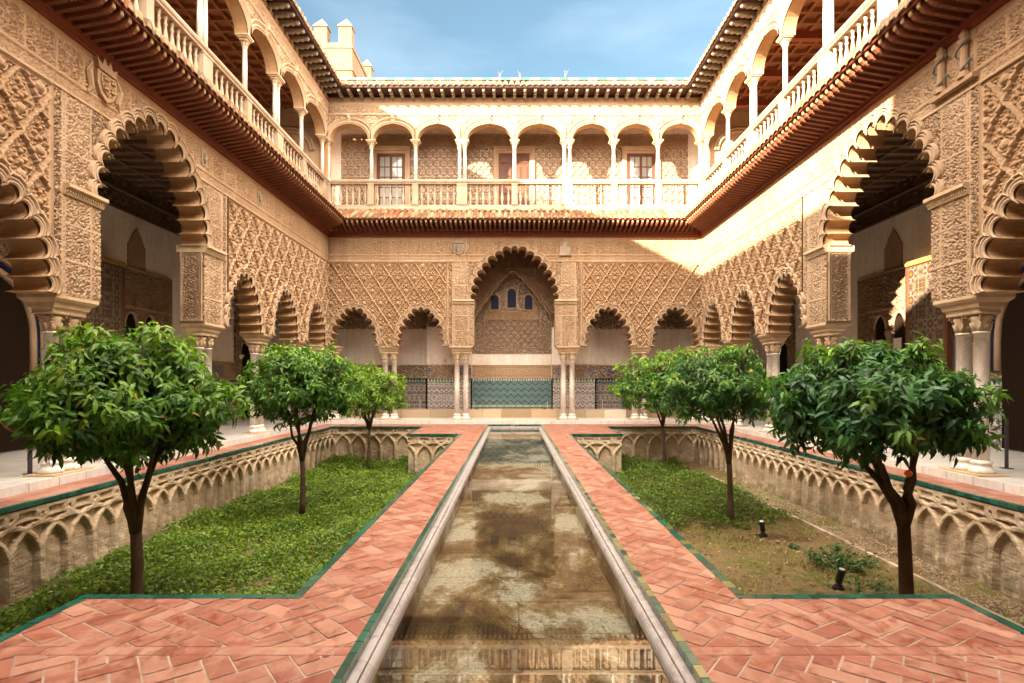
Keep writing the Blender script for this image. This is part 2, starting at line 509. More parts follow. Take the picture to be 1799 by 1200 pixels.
def sebka(x, z, w=0.66, h=0.98, x0=0.0, z0=0.0, arch=0.02):
    """net of lozenges with a shell boss and leaves in each mesh"""
    u = (x - x0)/w; v = (z - z0)/h
    p = u + v; q = u - v
    pp = p - arch*np.abs(np.sin(PI*q)); qq = q + arch*np.abs(np.sin(PI*p))
    g = math.sqrt(1/w**2 + 1/h**2)
    dp = np.abs(pp - np.round(pp))/g; dq = np.abs(qq - np.round(qq))/g
    sc_p = 0.008*np.abs(np.sin(PI*q*6)); sc_q = 0.008*np.abs(np.sin(PI*p*6))
    k = w/0.66
    rp_ = 1 - sst(0.016*k + sc_p*k, 0.027*k + sc_p*k, dp); rq_ = 1 - sst(0.016*k + sc_q*k, 0.027*k + sc_q*k, dq)
    rib = np.maximum(rp_, rq_)
    stepped = np.maximum(rp_*(0.10 - 0.045*np.modf(np.abs(q)*4 + 40)[0]), rq_*(0.10 - 0.045*np.modf(np.abs(p)*4 + 40)[0]))
    p0 = np.floor(p) + 0.5; q0 = np.floor(q) + 0.5
    uc = (p0 + q0)/2; vc = (p0 - q0)/2
    lx = (u - uc)*w/k; lz = (v - vc)*h/k
    ax = np.abs(lx)
    pat = np.cos(2*PI*(ax + 0.35*lz)/0.092)*np.cos(2*PI*(lz - 0.25*ax)/0.105)
    hgt = np.where(pat < -0.12, -0.085, 0.0 + 0.02*(pat > 0.45))
    rr = np.hypot(lx, lz + 0.13)
    th = np.arctan2(lz + 0.20, lx + 1e-6)
    boss = 0.055*np.sqrt(np.clip(1 - (rr/0.082)**2, 0, 1)) + 0.010*np.cos(th*11)*(rr < 0.08)
    hgt = np.where(rr < 0.120, -0.045, hgt)
    hgt = np.where(rr < 0.082, np.maximum(boss, 0.0) + 0.006, hgt)
    ring = 1 - sst(0.010, 0.018, np.abs(rr - 0.108))
    hgt = np.maximum(hgt, 0.055*ring - 0.02)
    for bx, bz, br in ((0.0, 0.05, 0.05), (0.085, 0.10, 0.042), (0.0, 0.20, 0.042), (0.055, 0.255, 0.03), (0.155, 0.0, 0.04),
                       (0.0, -0.29, 0.035), (0.15, -0.10, 0.03), (0.07, 0.0, 0.03)):
        d = np.hypot(ax - bx, lz - bz)
        hgt = np.where((d > br) & (d < br*1.45), np.minimum(hgt, -0.075), hgt)
        hgt = np.maximum(hgt, np.where(d < br, 0.055*np.sqrt(np.clip(1 - (d/br)**2, 0, 1)), -1))
    edge = np.minimum(dp, dq)
    hgt = np.where((rib < 0.05) & (edge < 0.045*k), np.minimum(hgt, -0.055), hgt)
    return np.where(rib > 0.02, np.maximum(hgt*(rib < 0.5), stepped - 0.01), hgt)

def panelled(x, z, px, pz, x0, z0, s=0.15, amp=0.017, b=0.022):
    """rectangular carved panels with plain raised margins"""
    i = np.floor((x - x0)/px); j = np.floor((z - z0)/pz)
    fx = (x - x0) - i*px; fz = (z - z0) - j*pz
    e = np.minimum(np.minimum(fx, px - fx), np.minimum(fz, pz - fz))
    ph = 6.28*hash1(i + 3.1*j + 17)
    a = arabesque(x + 0.37*i, z + 0.21*j, s, amp, ph)
    flip = np.where(hash1(i*1.7 + j) > 0.5, fx, px - fx)
    strokes = 0.010*(np.abs(np.modf(flip/0.055)[0] - 0.5) < 0.17)*(fz > 0.12)*(fz < pz - 0.1)*(hash1(i + 5.0*j + 2) > 0.6)
    return np.where(e < b, 0.028 - 0.010*(e > b*0.7), np.maximum(a, strokes*2))

def relief(x0, x1, z0, z1, res, hfun, keep, yoff=0.0):
    """grid in the (x, z) plane, raised towards -y by hfun; keep(x, z) -> mask of cells. Returns verts, faces, X, Z"""
    nx = max(2, int(round((x1 - x0)/res)) + 1); nz = max(2, int(round((z1 - z0)/res)) + 1)
    X, Z = np.meshgrid(np.linspace(x0, x1, nx), np.linspace(z0, z1, nz))
    H = hfun(X, Z)
    V = np.stack([X, yoff - H, Z], -1).reshape(-1, 3)
    idx = np.arange(nx*nz).reshape(nz, nx)
    F = np.stack([idx[:-1, :-1], idx[:-1, 1:], idx[1:, 1:], idx[1:, :-1]], -1).reshape(-1, 4)
    xc = 0.25*(X[:-1, :-1] + X[:-1, 1:] + X[1:, 1:] + X[1:, :-1]).ravel()
    zc = 0.25*(Z[:-1, :-1] + Z[:-1, 1:] + Z[1:, 1:] + Z[1:, :-1]).ravel()
    if keep is not None:
        k = keep(xc, zc); F = F[k]
        used = np.unique(F); remap = np.full(len(V), -1, dtype=np.int64); remap[used] = np.arange(len(used))
        V = V[used]; F = remap[F]
    return V, F

def rot_panel(V, axis, pos):
    """turn an (x, z) relief that faces -y into one that faces +x or -x at x = pos; x becomes y"""
    o = V.copy()
    if axis == '-x': o[:, 0] = pos + V[:, 1]; o[:, 1] = V[:, 0]
    else: o[:, 0] = pos - V[:, 1]; o[:, 1] = V[:, 0]
    return o

# ------------------------------------------------------------------ lobed arches
TIPS_S = [(0.09, 4.42), (0.269, 4.24), (0.43, 4.06), (0.556, 3.81), (0.65, 3.52), (0.72, 3.27), (0.765, 3.05)]
TIPS_B = [(0.125, 6.78), (0.425, 6.63), (0.69, 6.45), (0.95, 6.22), (1.155, 5.96), (1.32, 5.69), (1.445, 5.40), (1.515, 5.11), (1.53, 4.84)]

class Lobed:
    def __init__(s, tips, cx, depth, zc):
        pts = [(-x, z) for x, z in reversed(tips)] + list(tips)
        s.P = [np.array((x + cx, z)) for x, z in pts]
        s.cx = cx; s.depth = depth
        C = np.array((cx, zc))
        n = len(s.P)
        # direction of the cusp line at each tip
        s.B = []
        for i in range(n):
            t = s.P[min(i+1, n-1)] - s.P[max(i-1, 0)]
            nn = np.array((-t[1], t[0])); nn /= np.linalg.norm(nn)
            if i in (0, n-1): nn = np.array((-1.0 if i == 0 else 1.0, 0.0))
            s.B.append(nn)
    def lobe(s, i, delta, k=9):
        a, b = s.P[i], s.P[i+1]
        t = b - a; c = np.linalg.norm(t); t = t/c
        nn = np.array((-t[1], t[0])); m = (a + b)/2
        dp = s.depth*c
        out = []
        for j in range(k):
            ph = PI*j/(k-1)
            sx = -math.cos(ph)*c/2*(1 + 0.10*math.sin(ph)); e = (abs(math.sin(ph))**0.8)*dp
            nx_, ny_ = -math.cos(ph)/(c/2), math.sin(ph)/dp
            q = math.hypot(nx_, ny_); nx_ /= q; ny_ /= q
            sx += delta*nx_; e += delta*ny_
            # keep between the cusp lines
            la = np.dot(s.B[i], nn); lb = np.dot(s.B[i+1], nn)
            lo = -c/2 + max(e, 0)*np.dot(s.B[i], t)/max(la, 0.3); hi = c/2 + max(e, 0)*np.dot(s.B[i+1], t)/max(lb, 0.3)
            if delta > 0: e = max(e, 0.0 + delta*0.5)
            sx = min(max(sx, lo), hi)
            out.append(m + t*sx + nn*e)
        return out
    def curve(s, delta=0.0, k=9):
        out = []
        for i in range(len(s.P) - 1):
            l_ = s.lobe(i, delta, k)
            out += l_ if i == 0 else l_[1:]
        return out
    def moulding(s, mb, bands, y_front):
        """bands: list of (delta, raise)"""
        for i in range(len(s.P) - 1):
            rows = [s.lobe(i, d, 11) for d, h in bands]
            vs = []; fs = []
            for (d, h), r in zip(bands, rows):
                vs += [(p[0], y_front - h, p[1]) for p in r]
            k = 11
            for a in range(len(rows) - 1):
                for j in range(k - 1):
                    fs.append((a*k + j, a*k + j + 1, (a+1)*k + j + 1, (a+1)*k + j))
            mb.add(vs, fs)
    def inside(s, x, z, delta):
        poly = np.array(s.curve(delta, 7))
        poly = np.vstack([poly, [[poly[-1][0], 2.0], [poly[0][0], 2.0]]])
        r = np.zeros(x.shape, bool)
        bx = (x > poly[:, 0].min()) & (x < poly[:, 0].max()) & (z < poly[:, 1].max())
        xs = x[bx]; zs = z[bx]; ins = np.zeros(xs.shape, bool)
        j = len(poly) - 1
        for i in range(len(poly)):
            xi, zi = poly[i]; xj, zj = poly[j]
            c = ((zi > zs) != (zj > zs)) & (xs < (xj - xi)*(zs - zi)/(zj - zi + 1e-12) + xi)
            ins ^= c; j = i
        r[bx] = ins
        return r

BANDS = [(0.0, 0.05), (0.022, 0.075), (0.045, 0.075), (0.052, 0.038), (0.070, 0.038), (0.078, 0.068), (0.105, 0.068), (0.112, 0.032),
         (0.130, 0.032), (0.138, 0.085), (0.172, 0.085), (0.182, 0.0)]

# ------------------------------------------------------------------ shared small parts
def column_meshes(r, z0, z1, zc, plinth=True):
    """shaft, capital and base of a column; z0 floor, z1 top of the shaft, zc top of the capital"""
    b = MB(); hb = 0.26 if plinth else 0.09
    b.lathe([(r*1.62, 0.0), (r*1.7, 0.03), (r*1.62, 0.075), (r*1.3, 0.10), (r*1.22, 0.135), (r*1.38, 0.16), (r*1.36, 0.19), (r*1.08, 0.205), (r*1.05, 0.215)]
            if plinth else [(r*1.5, 0), (r*1.5, 0.03), (r*1.2, 0.05), (r*1.3, 0.075), (r*1.02, 0.09)], 20, z0=z0)
    hb = 0.215 if plinth else 0.09
    s_ = MB()
    s_.lathe([(r*1.02, z0 + hb), (r*1.0, z0 + hb + 0.5*(z1 - z0)), (r*0.93, z1 - 0.04), (r*1.08, z1 - 0.035), (r*1.10, z1 - 0.012), (r*1.0, z1)], 20)
    c = MB()
    h = zc - z1
    c.lathe([(r*0.94, z1), (r*1.0, z1 + 0.25*h), (r*1.16, z1 + 0.50*h), (r*1.42, z1 + 0.72*h), (r*1.25, z1 + 0.78*h)], 16)
    for k in range(4):
        a = PI/4 + k*PI/2
        dx, dy = math.cos(a), math.sin(a)
        cx, cy = dx*r*1.52, dy*r*1.52
        # volute: a short drum with a vertical plane of scroll
        pts = []
        for q in range(8):
            t = q/7*1.6*PI
            rr = r*0.36*(1 - 0.5*q/7)
            pts.append((cx + dx*rr*math.cos(t), cy + dy*rr*math.cos(t), z1 + 0.70*h + rr*math.sin(t)))
        c.tube(pts, r*0.17, 5)
        # acanthus leaves
        for a2 in (a, a + PI/4):
            ex, ey = math.cos(a2), math.sin(a2)
            c.tube([(ex*r*0.95, ey*r*0.95, z1 + 0.03*h), (ex*r*1.12, ey*r*1.12, z1 + 0.3*h), (ex*r*1.36, ey*r*1.36, z1 + 0.46*h), (ex*r*1.42, ey*r*1.42, z1 + 0.38*h)],
                   [r*0.26, r*0.24, r*0.17, r*0.06], 5)
    q = r*1.6
    c.add([(-q, -q, z1 + 0.84*h), (q, -q, z1 + 0.84*h), (q, q, z1 + 0.84*h), (-q, q, z1 + 0.84*h), (-q, -q, zc), (q, -q, zc), (q, q, zc), (-q, q, zc)],
          [(0,3,2,1),(4,5,6,7),(0,1,5,4),(1,2,6,5),(2,3,7,6),(3,0,4,7)])
    return b, s_, c

def to_mesh(mb, name, mat, smooth=True):
    me = mesh_np(name, np.array(mb.v, dtype=np.float32), mb.f, False)
    if smooth:
        me.polygons.foreach_set('use_smooth', np.array([len(p.vertices) <= 4 for p in me.polygons]))
    me.materials.append(mat)
    return me

_b, _s, _c = column_meshes(0.107, 0.16, 2.48, 2.80)
ME_BASE, ME_SHAFT, ME_CAP = to_mesh(_b, 'column_base', M['marble']), to_mesh(_s, 'shaft', M['marble']), to_mesh(_c, 'capital', M['sill_stone'])
_b, _s, _c = column_meshes(0.066, 9.59, 10.89, 11.04, False)
ME_UBASE, ME_USHAFT, ME_UCAP = to_mesh(_b, 'column_base', M['marble']), to_mesh(_s, 'shaft', M['marble']), to_mesh(_c, 'capital', M['sill_stone'])

_m = MB()
_m.lathe([(0.050, 0.0), (0.050, 0.035), (0.030, 0.05), (0.040, 0.075), (0.026, 0.10), (0.050, 0.19), (0.062, 0.27), (0.055, 0.36), (0.034, 0.50), (0.026, 0.60),
          (0.042, 0.63), (0.042, 0.65), (0.026, 0.67), (0.030, 0.74), (0.048, 0.79), (0.050, 0.83)], 12, z0=8.60)
ME_BAL = to_mesh(_m, 'baluster', M['rail_stone'])

# bracket under the upper eave, local: runs out along -y
_m = MB()
prof = [(0.0, 12.855), (0.0, 12.70), (-0.08, 12.69), (-0.16, 12.73), (-0.26, 12.71), (-0.33, 12.75), (-0.44, 12.73), (-0.50, 12.77), (-0.60, 12.75), (-0.66, 12.79), (-0.66, 12.855)]
_m.sweep_x(prof, -0.055, 0.055)
for yy, zz in ((-0.10, 12.71), (-0.28, 12.73), (-0.46, 12.75), (-0.62, 12.77)):
    _m.lathe([(0.012, -0.05), (0.045, -0.02), (0.045, 0.02), (0.012, 0.05)], 8, 0, yy, zz)
ME_BRACKET = to_mesh(_m, 'bracket', M['bracket'], False)

# rafter of the lower eave: from the beam outwards, rising a little, with a shaped and paler end
_m = MB()
rp = [(0.0, 7.47), (-0.80, 7.61), (-0.86, 7.68), (-0.86, 7.76), (-0.86, 7.77), (0.0, 7.63)]
_m.sweep_x(rp, -0.031, 0.031)
for k in range(14):
    y = -0.08 - k*0.05; z = 7.47 - 0.175*y
    _m.box(-0.037, 0.037, y - 0.014, y + 0.014, z - 0.012, z + 0.012)
_n = len(_m.f)
_m.add([(-0.034, -0.855, 7.665), (0.034, -0.855, 7.665), (0.034, -0.875, 7.685), (-0.034, -0.875, 7.685), (-0.034, -0.855, 7.775), (0.034, -0.855, 7.775), (0.034, -0.875, 7.775), (-0.034, -0.875, 7.775)],
       [(0,3,2,1),(4,5,6,7),(0,1,5,4),(1,2,6,5),(2,3,7,6),(3,0,4,7)])
ME_RAFTER = to_mesh(_m, 'rafter', M['rafter'], False)
ME_RAFTER.materials.append(M['rafter_end'])
for _p in list(ME_RAFTER.polygons)[_n:]: _p.material_index = 1

# keystone console
_m = MB()
_m.sweep_x([(0.02, 12.16), (-0.13, 12.16), (-0.15, 12.08), (-0.09, 11.98), (-0.11, 11.90), (-0.06, 11.80), (0.02, 11.80)], -0.06, 0.06)
_m.lathe([(0.01, -0.07), (0.05, -0.065), (0.05, 0.065), (0.01, 0.07)], 8, 0, -0.11, 12.02)
ME_KEY = to_mesh(_m, 'keystone', M['sill_stone'], False)

def put_column(wing, x, y, upper=False):
    c = bpy.data.objects.new('column', ME_USHAFT if upper else ME_SHAFT)
    COL.objects.link(c); c.parent = wing; c.location = (x, y, 0); c.rotation_euler = (0, 0, 0)
    place('capital', ME_UCAP if upper else ME_CAP, c)
    place('column_base', ME_UBASE if upper else ME_BASE, c)
    return c

def tile_field(wing, name, xl, d0, d1, zfun, xc0=None, xc1=None, pitch=0.232, seed=1, res=0.0232):
    """barrel tiles; d = distance out from the wall face (negative = behind); mitred at |x| = xl - d"""
    x0 = -xl + min(d0, d1)*1.0 if xc0 is None else xc0
    lo = -(xl - min(d0, d1)) if xc0 is None else xc0
    hi = (xl - min(d0, d1)) if xc1 is None else xc1
    nx = int((hi - lo)/res) + 1
    course = 0.34
    nd = int(abs(d1 - d0)/0.085) + 1
    xs = np.linspace(lo, hi, nx); ds = np.linspace(d0, d1, nd)        # d0 = inner/high, d1 = outer/low
    X, Dd = np.meshgrid(xs, ds)
    ph = X/pitch - np.floor(X/pitch) - 0.5
    cover = np.abs(ph) < 0.30
    h = np.where(cover, 0.072*np.sqrt(np.clip(1 - (ph/0.31)**2, 0, 1)), -0.080*np.sqrt(np.clip(1 - ((np.abs(ph) - 0.5)/0.21)**2, 0, 1)))
    cs = (d1 - Dd)/course
    fr = cs - np.floor(cs)
    h = h + 0.020*(1 - fr)
    ti = np.floor(X/pitch); tj = np.floor(cs)
    h = h + 0.012*(hash1(ti*3.3 + tj*7.7, seed) - 0.5)
    Zz = zfun(Dd) + h
    k1 = hash1(ti*1.37 + tj*5.11 + np.where(cover, 0, 40), seed)
    pal = np.array([(0.20, 0.075, 0.035), (0.24, 0.13, 0.07), (0.30, 0.20, 0.115), (0.12, 0.07, 0.042), (0.34, 0.24, 0.14), (0.25, 0.085, 0.04)])
    C = pal[(k1*5.999).astype(int)]
    V = np.stack([X, -Dd, Zz], -1).reshape(-1, 3); C = C.reshape(-1, 3)
    idx = np.arange(nx*nd).reshape(nd, nx)
    F = np.stack([idx[:-1, :-1], idx[:-1, 1:], idx[1:, 1:], idx[1:, :-1]], -1).reshape(-1, 4)
    # front edge, closing the tile ends
    base = idx[-1]; n0 = len(V)
    Zb = zfun(np.full(nx, d1)) + np.where(cover[-1], -0.03 + 0.0*ph[-1], h[-1] - 0.035)
    V = np.vstack([V, np.stack([xs, np.full(nx, -d1 + 0.012), Zb], -1)])
    cream = np.where(cover[-1][:, None], np.array((0.36, 0.27, 0.165)), C[base]*0.5)
    C = np.vstack([C, cream])
    e = np.arange(nx) + n0
    F2 = np.stack([base[:-1], base[1:], e[1:], e[:-1]], -1)
    F = np.vstack([F, F2])
    xc = V[F][:, :, 0].mean(1); dc = -V[F][:, :, 1].mean(1)
    keep = np.abs(xc) < (xl - dc) + 0.02 if xc0 is None else (np.abs(xc) < (xl - dc) + 0.02)
    F = F[keep]
    used = np.unique(F); rm = np.full(len(V), -1); rm[used] = np.arange(len(used))
    return mk(name, V[used], rm[F], M['roof_tile'], wing, True, C[used])

# ------------------------------------------------------------------ a wing of the palace
def carve_zone(x, z, arches_s, arch_b, half, px_in, px_out, sebk):
    pass

def build_wing(wing, half, arch_s, cols_s, corner_col, upper_cols, xlo, xhi, zoff=0.0, res=0.017, phase=0.0):
    """lower arcade and upper gallery of one wing in wing-local axes: x along the wall, -y towards the court, z up.
    half: half length; arch_s: centres of the small arches; cols_s: x of their column pairs;
    upper_cols: list of (x, paired); xlo..xhi: part of the wall that is built in relief"""
    big = Lobed(TIPS_B, 0.0, 0.80, 4.9)
    small = [Lobed(TIPS_S, c, 0.86, 3.2) for c in arch_s]
    small = [s_ for s_, c in zip(small, arch_s) if c + 1.4 > xlo and c - 1.4 < xhi]
    # --- solid wall with the lobed openings
    poly = [(xlo, 7.60), (xlo, 3.05)]
    ops = sorted([(s_.cx, s_, False) for s_ in small] + [(0.0, big, True)], key=lambda t: t[0])
    for cx, a, isbig in ops:
        cv = [tuple(p) for p in a.curve(0.0, 9)]
        if isbig:
            poly += [(-1.64, 3.05), (-1.64, 4.84)] + cv + [(1.64, 4.84), (1.64, 3.05)]
        else:
            poly += cv
    poly += [(xhi, 3.05), (xhi, 7.60)]
    # drop points outside the built stretch
    cl = []
    for p in poly:
        q = (min(max(p[0], xlo), xhi), p[1])
        if not cl or (abs(q[0] - cl[-1][0]) + abs(q[1] - cl[-1][1])) > 1e-5: cl.append(q)
    mb = MB(); mb.prism_xz(cl, 0.0, 0.55)
    mb.build('arcade_wall', M['arch_soffit'], wing)

    # --- carved face, in zones
    def in_arches(x, z, d):
        r = big.inside(x, z, d)
        for s_ in small: r |= s_.inside(x, z, d)
        return r
    def zones(x, z):
        ax = np.abs(x)
        sb = (ax > 2.66) & (z < 6.33)
        fz = z >= 6.36
        return sb, fz, ~(sb | fz)
    def h_frieze(x, z):
        h = panelled(x, z, 0.565, 0.57, 0.283, 6.63, 0.19, 0.020, 0.026)
        h = np.where(z > 7.19, 0.012, h)
        h = np.where((z > 6.60) & (z < 6.64), 0.035, h)
        h2 = panelled(x, z, 0.95, 0.20, 0.1, 6.40, 0.085, 0.011, 0.012)
        h = np.where(z < 6.60, h2, h)
        h = np.where(z < 6.40, 0.04, h)
        return h
    def h_seb(x, z):
        h = sebka(x, z, 0.657, 0.98, 0.0 if half < 9 else 0.1, 6.33, 0.012 if half < 9 else 0.055)
        e = np.minimum(np.abs(np.abs(x) - 2.66), np.abs(6.33 - z))
        h = np.where(e < 0.05, 0.03, h)
        return np.where(e < 0.012, 0.07, h)
    def h_alf(x, z):
        ax = np.abs(x)
        a = panelled(ax, z, 0.56, 0.60, 1.83, 3.03, 0.16, 0.017)
        b_ = arabesque(x*1.3, z, 0.11, 0.015) + 0.0
        strip = (ax > 2.42)
        h = np.where(strip, np.where((np.abs(ax - 2.44) < 0.018) | (np.abs(ax - 2.63) < 0.018), 0.03, b_), a)
        h = np.where((ax < 1.83) & (z > 4.9), arabesque(x, z, 0.13, 0.016, 0.7), h)
        return h
    x0, x1 = xlo + 0.0, xhi - 0.0
    V, F = relief(x0, x1, 6.36, 7.32, res, h_frieze, lambda x, z: ~in_arches(x, z, 0.13), -0.006)
    mk('frieze', V, F, M['stucco'], wing, False)
    segs = [(xlo, -2.66), (2.66, xhi)]
    for a, b_ in segs:
        if b_ - a < 0.3: continue
        V, F = relief(a, b_, 3.05, 6.36, res, h_seb, lambda x, z: ~in_arches(x, z, 0.13), -0.006)
        mk('lattice_panel', V, F, M['stucco'], wing, False)
    for a, b_ in ((-2.66, -0.01), (0.01, 2.66)):
        V, F = relief(a, b_, 3.05, 6.36, res, h_alf, lambda x, z: ~in_arches(x, z, 0.13) & ~((np.abs(x) < 1.62) & (z < 4.86)), -0.006)
        mk('arch_surround', V, F, M['stucco_pale'], wing, False)
    # --- lobed mouldings
    for cx, a, isbig in ops:
        m_ = MB(); a.moulding(m_, BANDS, -0.004)
        m_.build('arch_moulding', M['stucco_pale'], wing, True)
    # --- piers of the big arch: jambs, imposts, colonnettes
    for s in (-1, 1):
        if not (xlo < s*2.0 < xhi): continue
        im = MB()
        xa, xb = sorted((s*1.58, s*2.44))
        im.sweep_x([(0.53, 4.69), (-0.06, 4.69), (-0.08, 4.73), (-0.08, 4.77), (-0.15, 4.81), (-0.15, 4.865), (0.53, 4.865)], xa, xb)
        for k in range(16):
            xx = xa + (k + 0.5)*(xb - xa)/16
            im.box(xx - 0.012, xx + 0.012, -0.10, -0.07, 4.74, 4.772)
        im.box(xa + (0.0 if s < 0 else -0.0), xb, 0.53, 0.60, 4.70, 4.845)
        im.build('impost', M['sill_stone'], wing)
        Vj, Fj = relief(0.06, 0.50, 3.08, 4.68, 0.014, lambda x, z: np.maximum(arabesque(x, z, 0.12, 0.02, 0.3),
                        np.where(np.minimum(np.minimum(x - 0.06, 0.50 - x), np.minimum(z - 3.08, 4.68 - z)) < 0.03, 0.03, -0.02)), None)
        Vj = rot_panel(Vj, '+x' if s < 0 else '-x', s*1.64 - s*0.006)
        mk('jamb_panel', Vj, Fj, M['stucco_pale'], wing, True)
        for yy in (0.035, 0.515):
            cc = MB()
            cc.lathe([(0.034, 3.06), (0.034, 3.12), (0.024, 3.16), (0.024, 3.45), (0.036, 3.48), (0.024, 3.51), (0.036, 3.54), (0.024, 3.57), (0.024, 4.48),
                      (0.032, 4.50), (0.026, 4.53), (0.042, 4.66), (0.042, 4.70)], 10, s*1.622, yy)
            cc.build('colonnette', M['stucco_pale'], wing, True)
    # --- columns, their plinths and the spreading blocks above them
    pairs = [(s*2.12, True) for s in (-1, 1)] + [(c, False) for c in cols_s]
    pairs = [p for p in pairs if xlo < p[0] < xhi]
    for x, isbig in pairs:
        for dx in (-0.175, 0.175): put_column(wing, x + dx, 0.275)
        pl = MB(); pl.box(x - 0.42, x + 0.42, 0.03, 0.52, 0.0, 0.16)
        pl.build('plinth', M['sill_stone'], wing)
        a = 0.46 if isbig else 0.42
        ib = MB()
        secs = [(0.34, 0.165, 2.80), (0.35, 0.18, 2.84), (0.38, 0.21, 2.86), (0.385, 0.23, 2.93), (a - 0.03, 0.28, 2.96), (a, 0.31, 3.00), (a, 0.31, 3.05)]
        vs = []; fs = []
        for hw, hd, z in secs:
            vs += [(x - hw, 0.275 - hd, z), (x + hw, 0.275 - hd, z), (x + hw, 0.275 + hd, z), (x - hw, 0.275 + hd, z)]
        for i in range(len(secs) - 1):
            for k in range(4):
                fs.append((i*4 + k, i*4 + (k+1) % 4, (i+1)*4 + (k+1) % 4, (i+1)*4 + k))
        fs += [(3, 2, 1, 0), tuple(len(secs)*4 - 4 + k for k in range(4))]
        ib.add(vs, fs)
        ib.build('impost_block', M['sill_stone'], wing)
    # --- lower eave: beam, rafters, boards, tiles
    bm_ = MB()
    bm_.sweep_x([(0.0, 7.32), (-0.05, 7.32), (-0.05, 7.37), (-0.075, 7.39), (-0.075, 7.47), (-0.10, 7.49), (-0.10, 7.54), (0.0, 7.54)], max(xlo, -half), min(xhi, half),
                -1.0 if xlo <= -half + 0.01 else 0, 1.0 if xhi >= half - 0.01 else 0)
    bm_.build('eave_beam', M['beam'], wing)
    n = int((xhi - xlo)/0.185)
    for k in range(n):
        x = xlo + (k + 0.5)*(xhi - xlo)/n
        if abs(x) > half - 0.22: continue
        sc = min(1.0, (half - abs(x))/0.90)
        place('rafter', ME_RAFTER, wing, (x, 0, 7.5*(1 - 1)), None, None).scale = (1, sc, 1)
    bd = MB()
    zin, zout = 7.635, 7.775
    e0 = min(half, abs(xlo)) if xlo < -half + 0.01 else None
    xa0, xb0 = xlo, xhi
    xa1 = xlo + (0.88 if xlo <= -half + 0.01 else 0); xb1 = xhi - (0.88 if xhi >= half - 0.01 else 0)
    bd.add([(xa0, 0, zin), (xb0, 0, zin), (xb1, -0.88, zout), (xa1, -0.88, zout), (xa0, 0, zin + 0.03), (xb0, 0, zin + 0.03), (xb1, -0.88, zout + 0.03), (xa1, -0.88, zout + 0.03)],
           [(0,3,2,1),(4,5,6,7),(0,1,5,4),(1,2,6,5),(2,3,7,6),(3,0,4,7)])
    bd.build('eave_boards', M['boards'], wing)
    fz_ = MB()
    fz_.add([(xa1, -0.875, 7.76), (xb1, -0.875, 7.76), (xb1, -0.915, 7.76), (xa1, -0.915, 7.76), (xa1, -0.875, 7.83), (xb1, -0.875, 7.83), (xb1, -0.915, 7.83), (xa1, -0.915, 7.83)],
            [(0,3,2,1),(4,5,6,7),(0,1,5,4),(1,2,6,5),(2,3,7,6),(3,0,4,7)])
    fz_.build('eave_board_edge', M['beam'], wing)
    tile_field(wing, 'lower_tiles', half, 0.02, 0.98, lambda d: 8.40 - 0.56*d, max(xlo, -half), min(xhi, half), seed=3 + phase)
    # --- balustrade
    bl = MB(); m0 = -1.0 if xlo <= -half + 0.01 else 0; m1 = 1.0 if xhi >= half - 0.01 else 0
    bl.sweep_x([(0.22, 8.38), (-0.05, 8.38), (-0.05, 8.46), (-0.02, 8.50), (-0.02, 8.60), (0.22, 8.60)], xlo, xhi, m0, m1)
    bl.build('balustrade_base', M['rail_stone'], wing)
    rl = MB()
    rl.sweep_x([(0.20, 9.43), (-0.02, 9.43), (-0.03, 9.47), (-0.06, 9.50), (-0.07, 9.55), (-0.06, 9.59), (0.22, 9.59)], xlo, xhi, m0, m1)
    rl.build('rail', M['rail_stone'], wing)
    ups = sorted([u for u in upper_cols if xlo - 0.2 < u[0] < xhi + 0.2], key=lambda u: u[0])
    for i, (x, pr) in enumerate(ups):
        hw = 0.20 if pr else 0.115
        pd = MB(); pd.box(x - hw, x + hw, -0.035, 0.215, 8.603, 9.43)
        pd.box(x - hw - 0.012, x + hw + 0.012, -0.05, 0.22, 8.605, 8.66); pd.box(x - hw - 0.012, x + hw + 0.012, -0.05, 0.22, 9.38, 9.428)
        pd.build('pedestal', M['rail_stone'], wing)
        for dx in ((-0.105, 0.105) if pr else (0.0,)): put_column(wing, x + dx, 0.11, True)
        cb = MB()
        q = hw + 0.02
        for a, b_, zz0, zz1 in ((q - 0.02, 0.10, 11.04, 11.08), (q + 0.02, 0.14, 11.08, 11.12), (q + 0.05, 0.17, 11.12, 11.165)):
            cb.box(x - a, x + a, 0.11 - b_, 0.11 + b_, zz0, zz1)
        cb.build('impost', M['sill_stone'], wing)
    for (xa, pa), (xb, pb) in zip(ups[:-1], ups[1:]):
        a = xa + (0.20 if pa else 0.115); b_ = xb - (0.20 if pb else 0.115)
        n = int(round((b_ - a)/0.235))
        for k in range(n):
            place('baluster', ME_BAL, wing, (a + (k + 0.5)*(b_ - a)/n, 0.09, 0))
    # --- upper arcade wall
    z_sp, z_top = 11.165, 12.86
    poly = [(xlo, z_top), (xlo, z_sp)]
    arcs = []
    for (xa, pa), (xb, pb) in zip(ups[:-1], ups[1:]):
        if xb - xa < 1.2:
            continue
        a = xa + (0.20 if pa else 0.10); b_ = xb - (0.20 if pb else 0.10)
        c = (a + b_)/2; rx = (b_ - a)/2; rz = 0.62
        arcs.append((c, rx, rz))
        poly += [(c - rx*math.cos(PI*k/20), z_sp + rz*math.sin(PI*k/20)**0.92) for k in range(21)]
    poly += [(xhi, z_sp), (xhi, z_top)]
    uw = MB(); uw.prism_xz(poly, 0.0, 0.34)
    uw.build('gallery_wall', M['arch_soffit'], wing)
    def in_arc(x, z, d):
        r = np.zeros(x.shape, bool)
        for c, rx, rz in arcs:
            r |= (((x - c)/(rx + d))**2 + ((np.maximum(z - z_sp, 0))/(rz + d))**2 < 1)
        return r
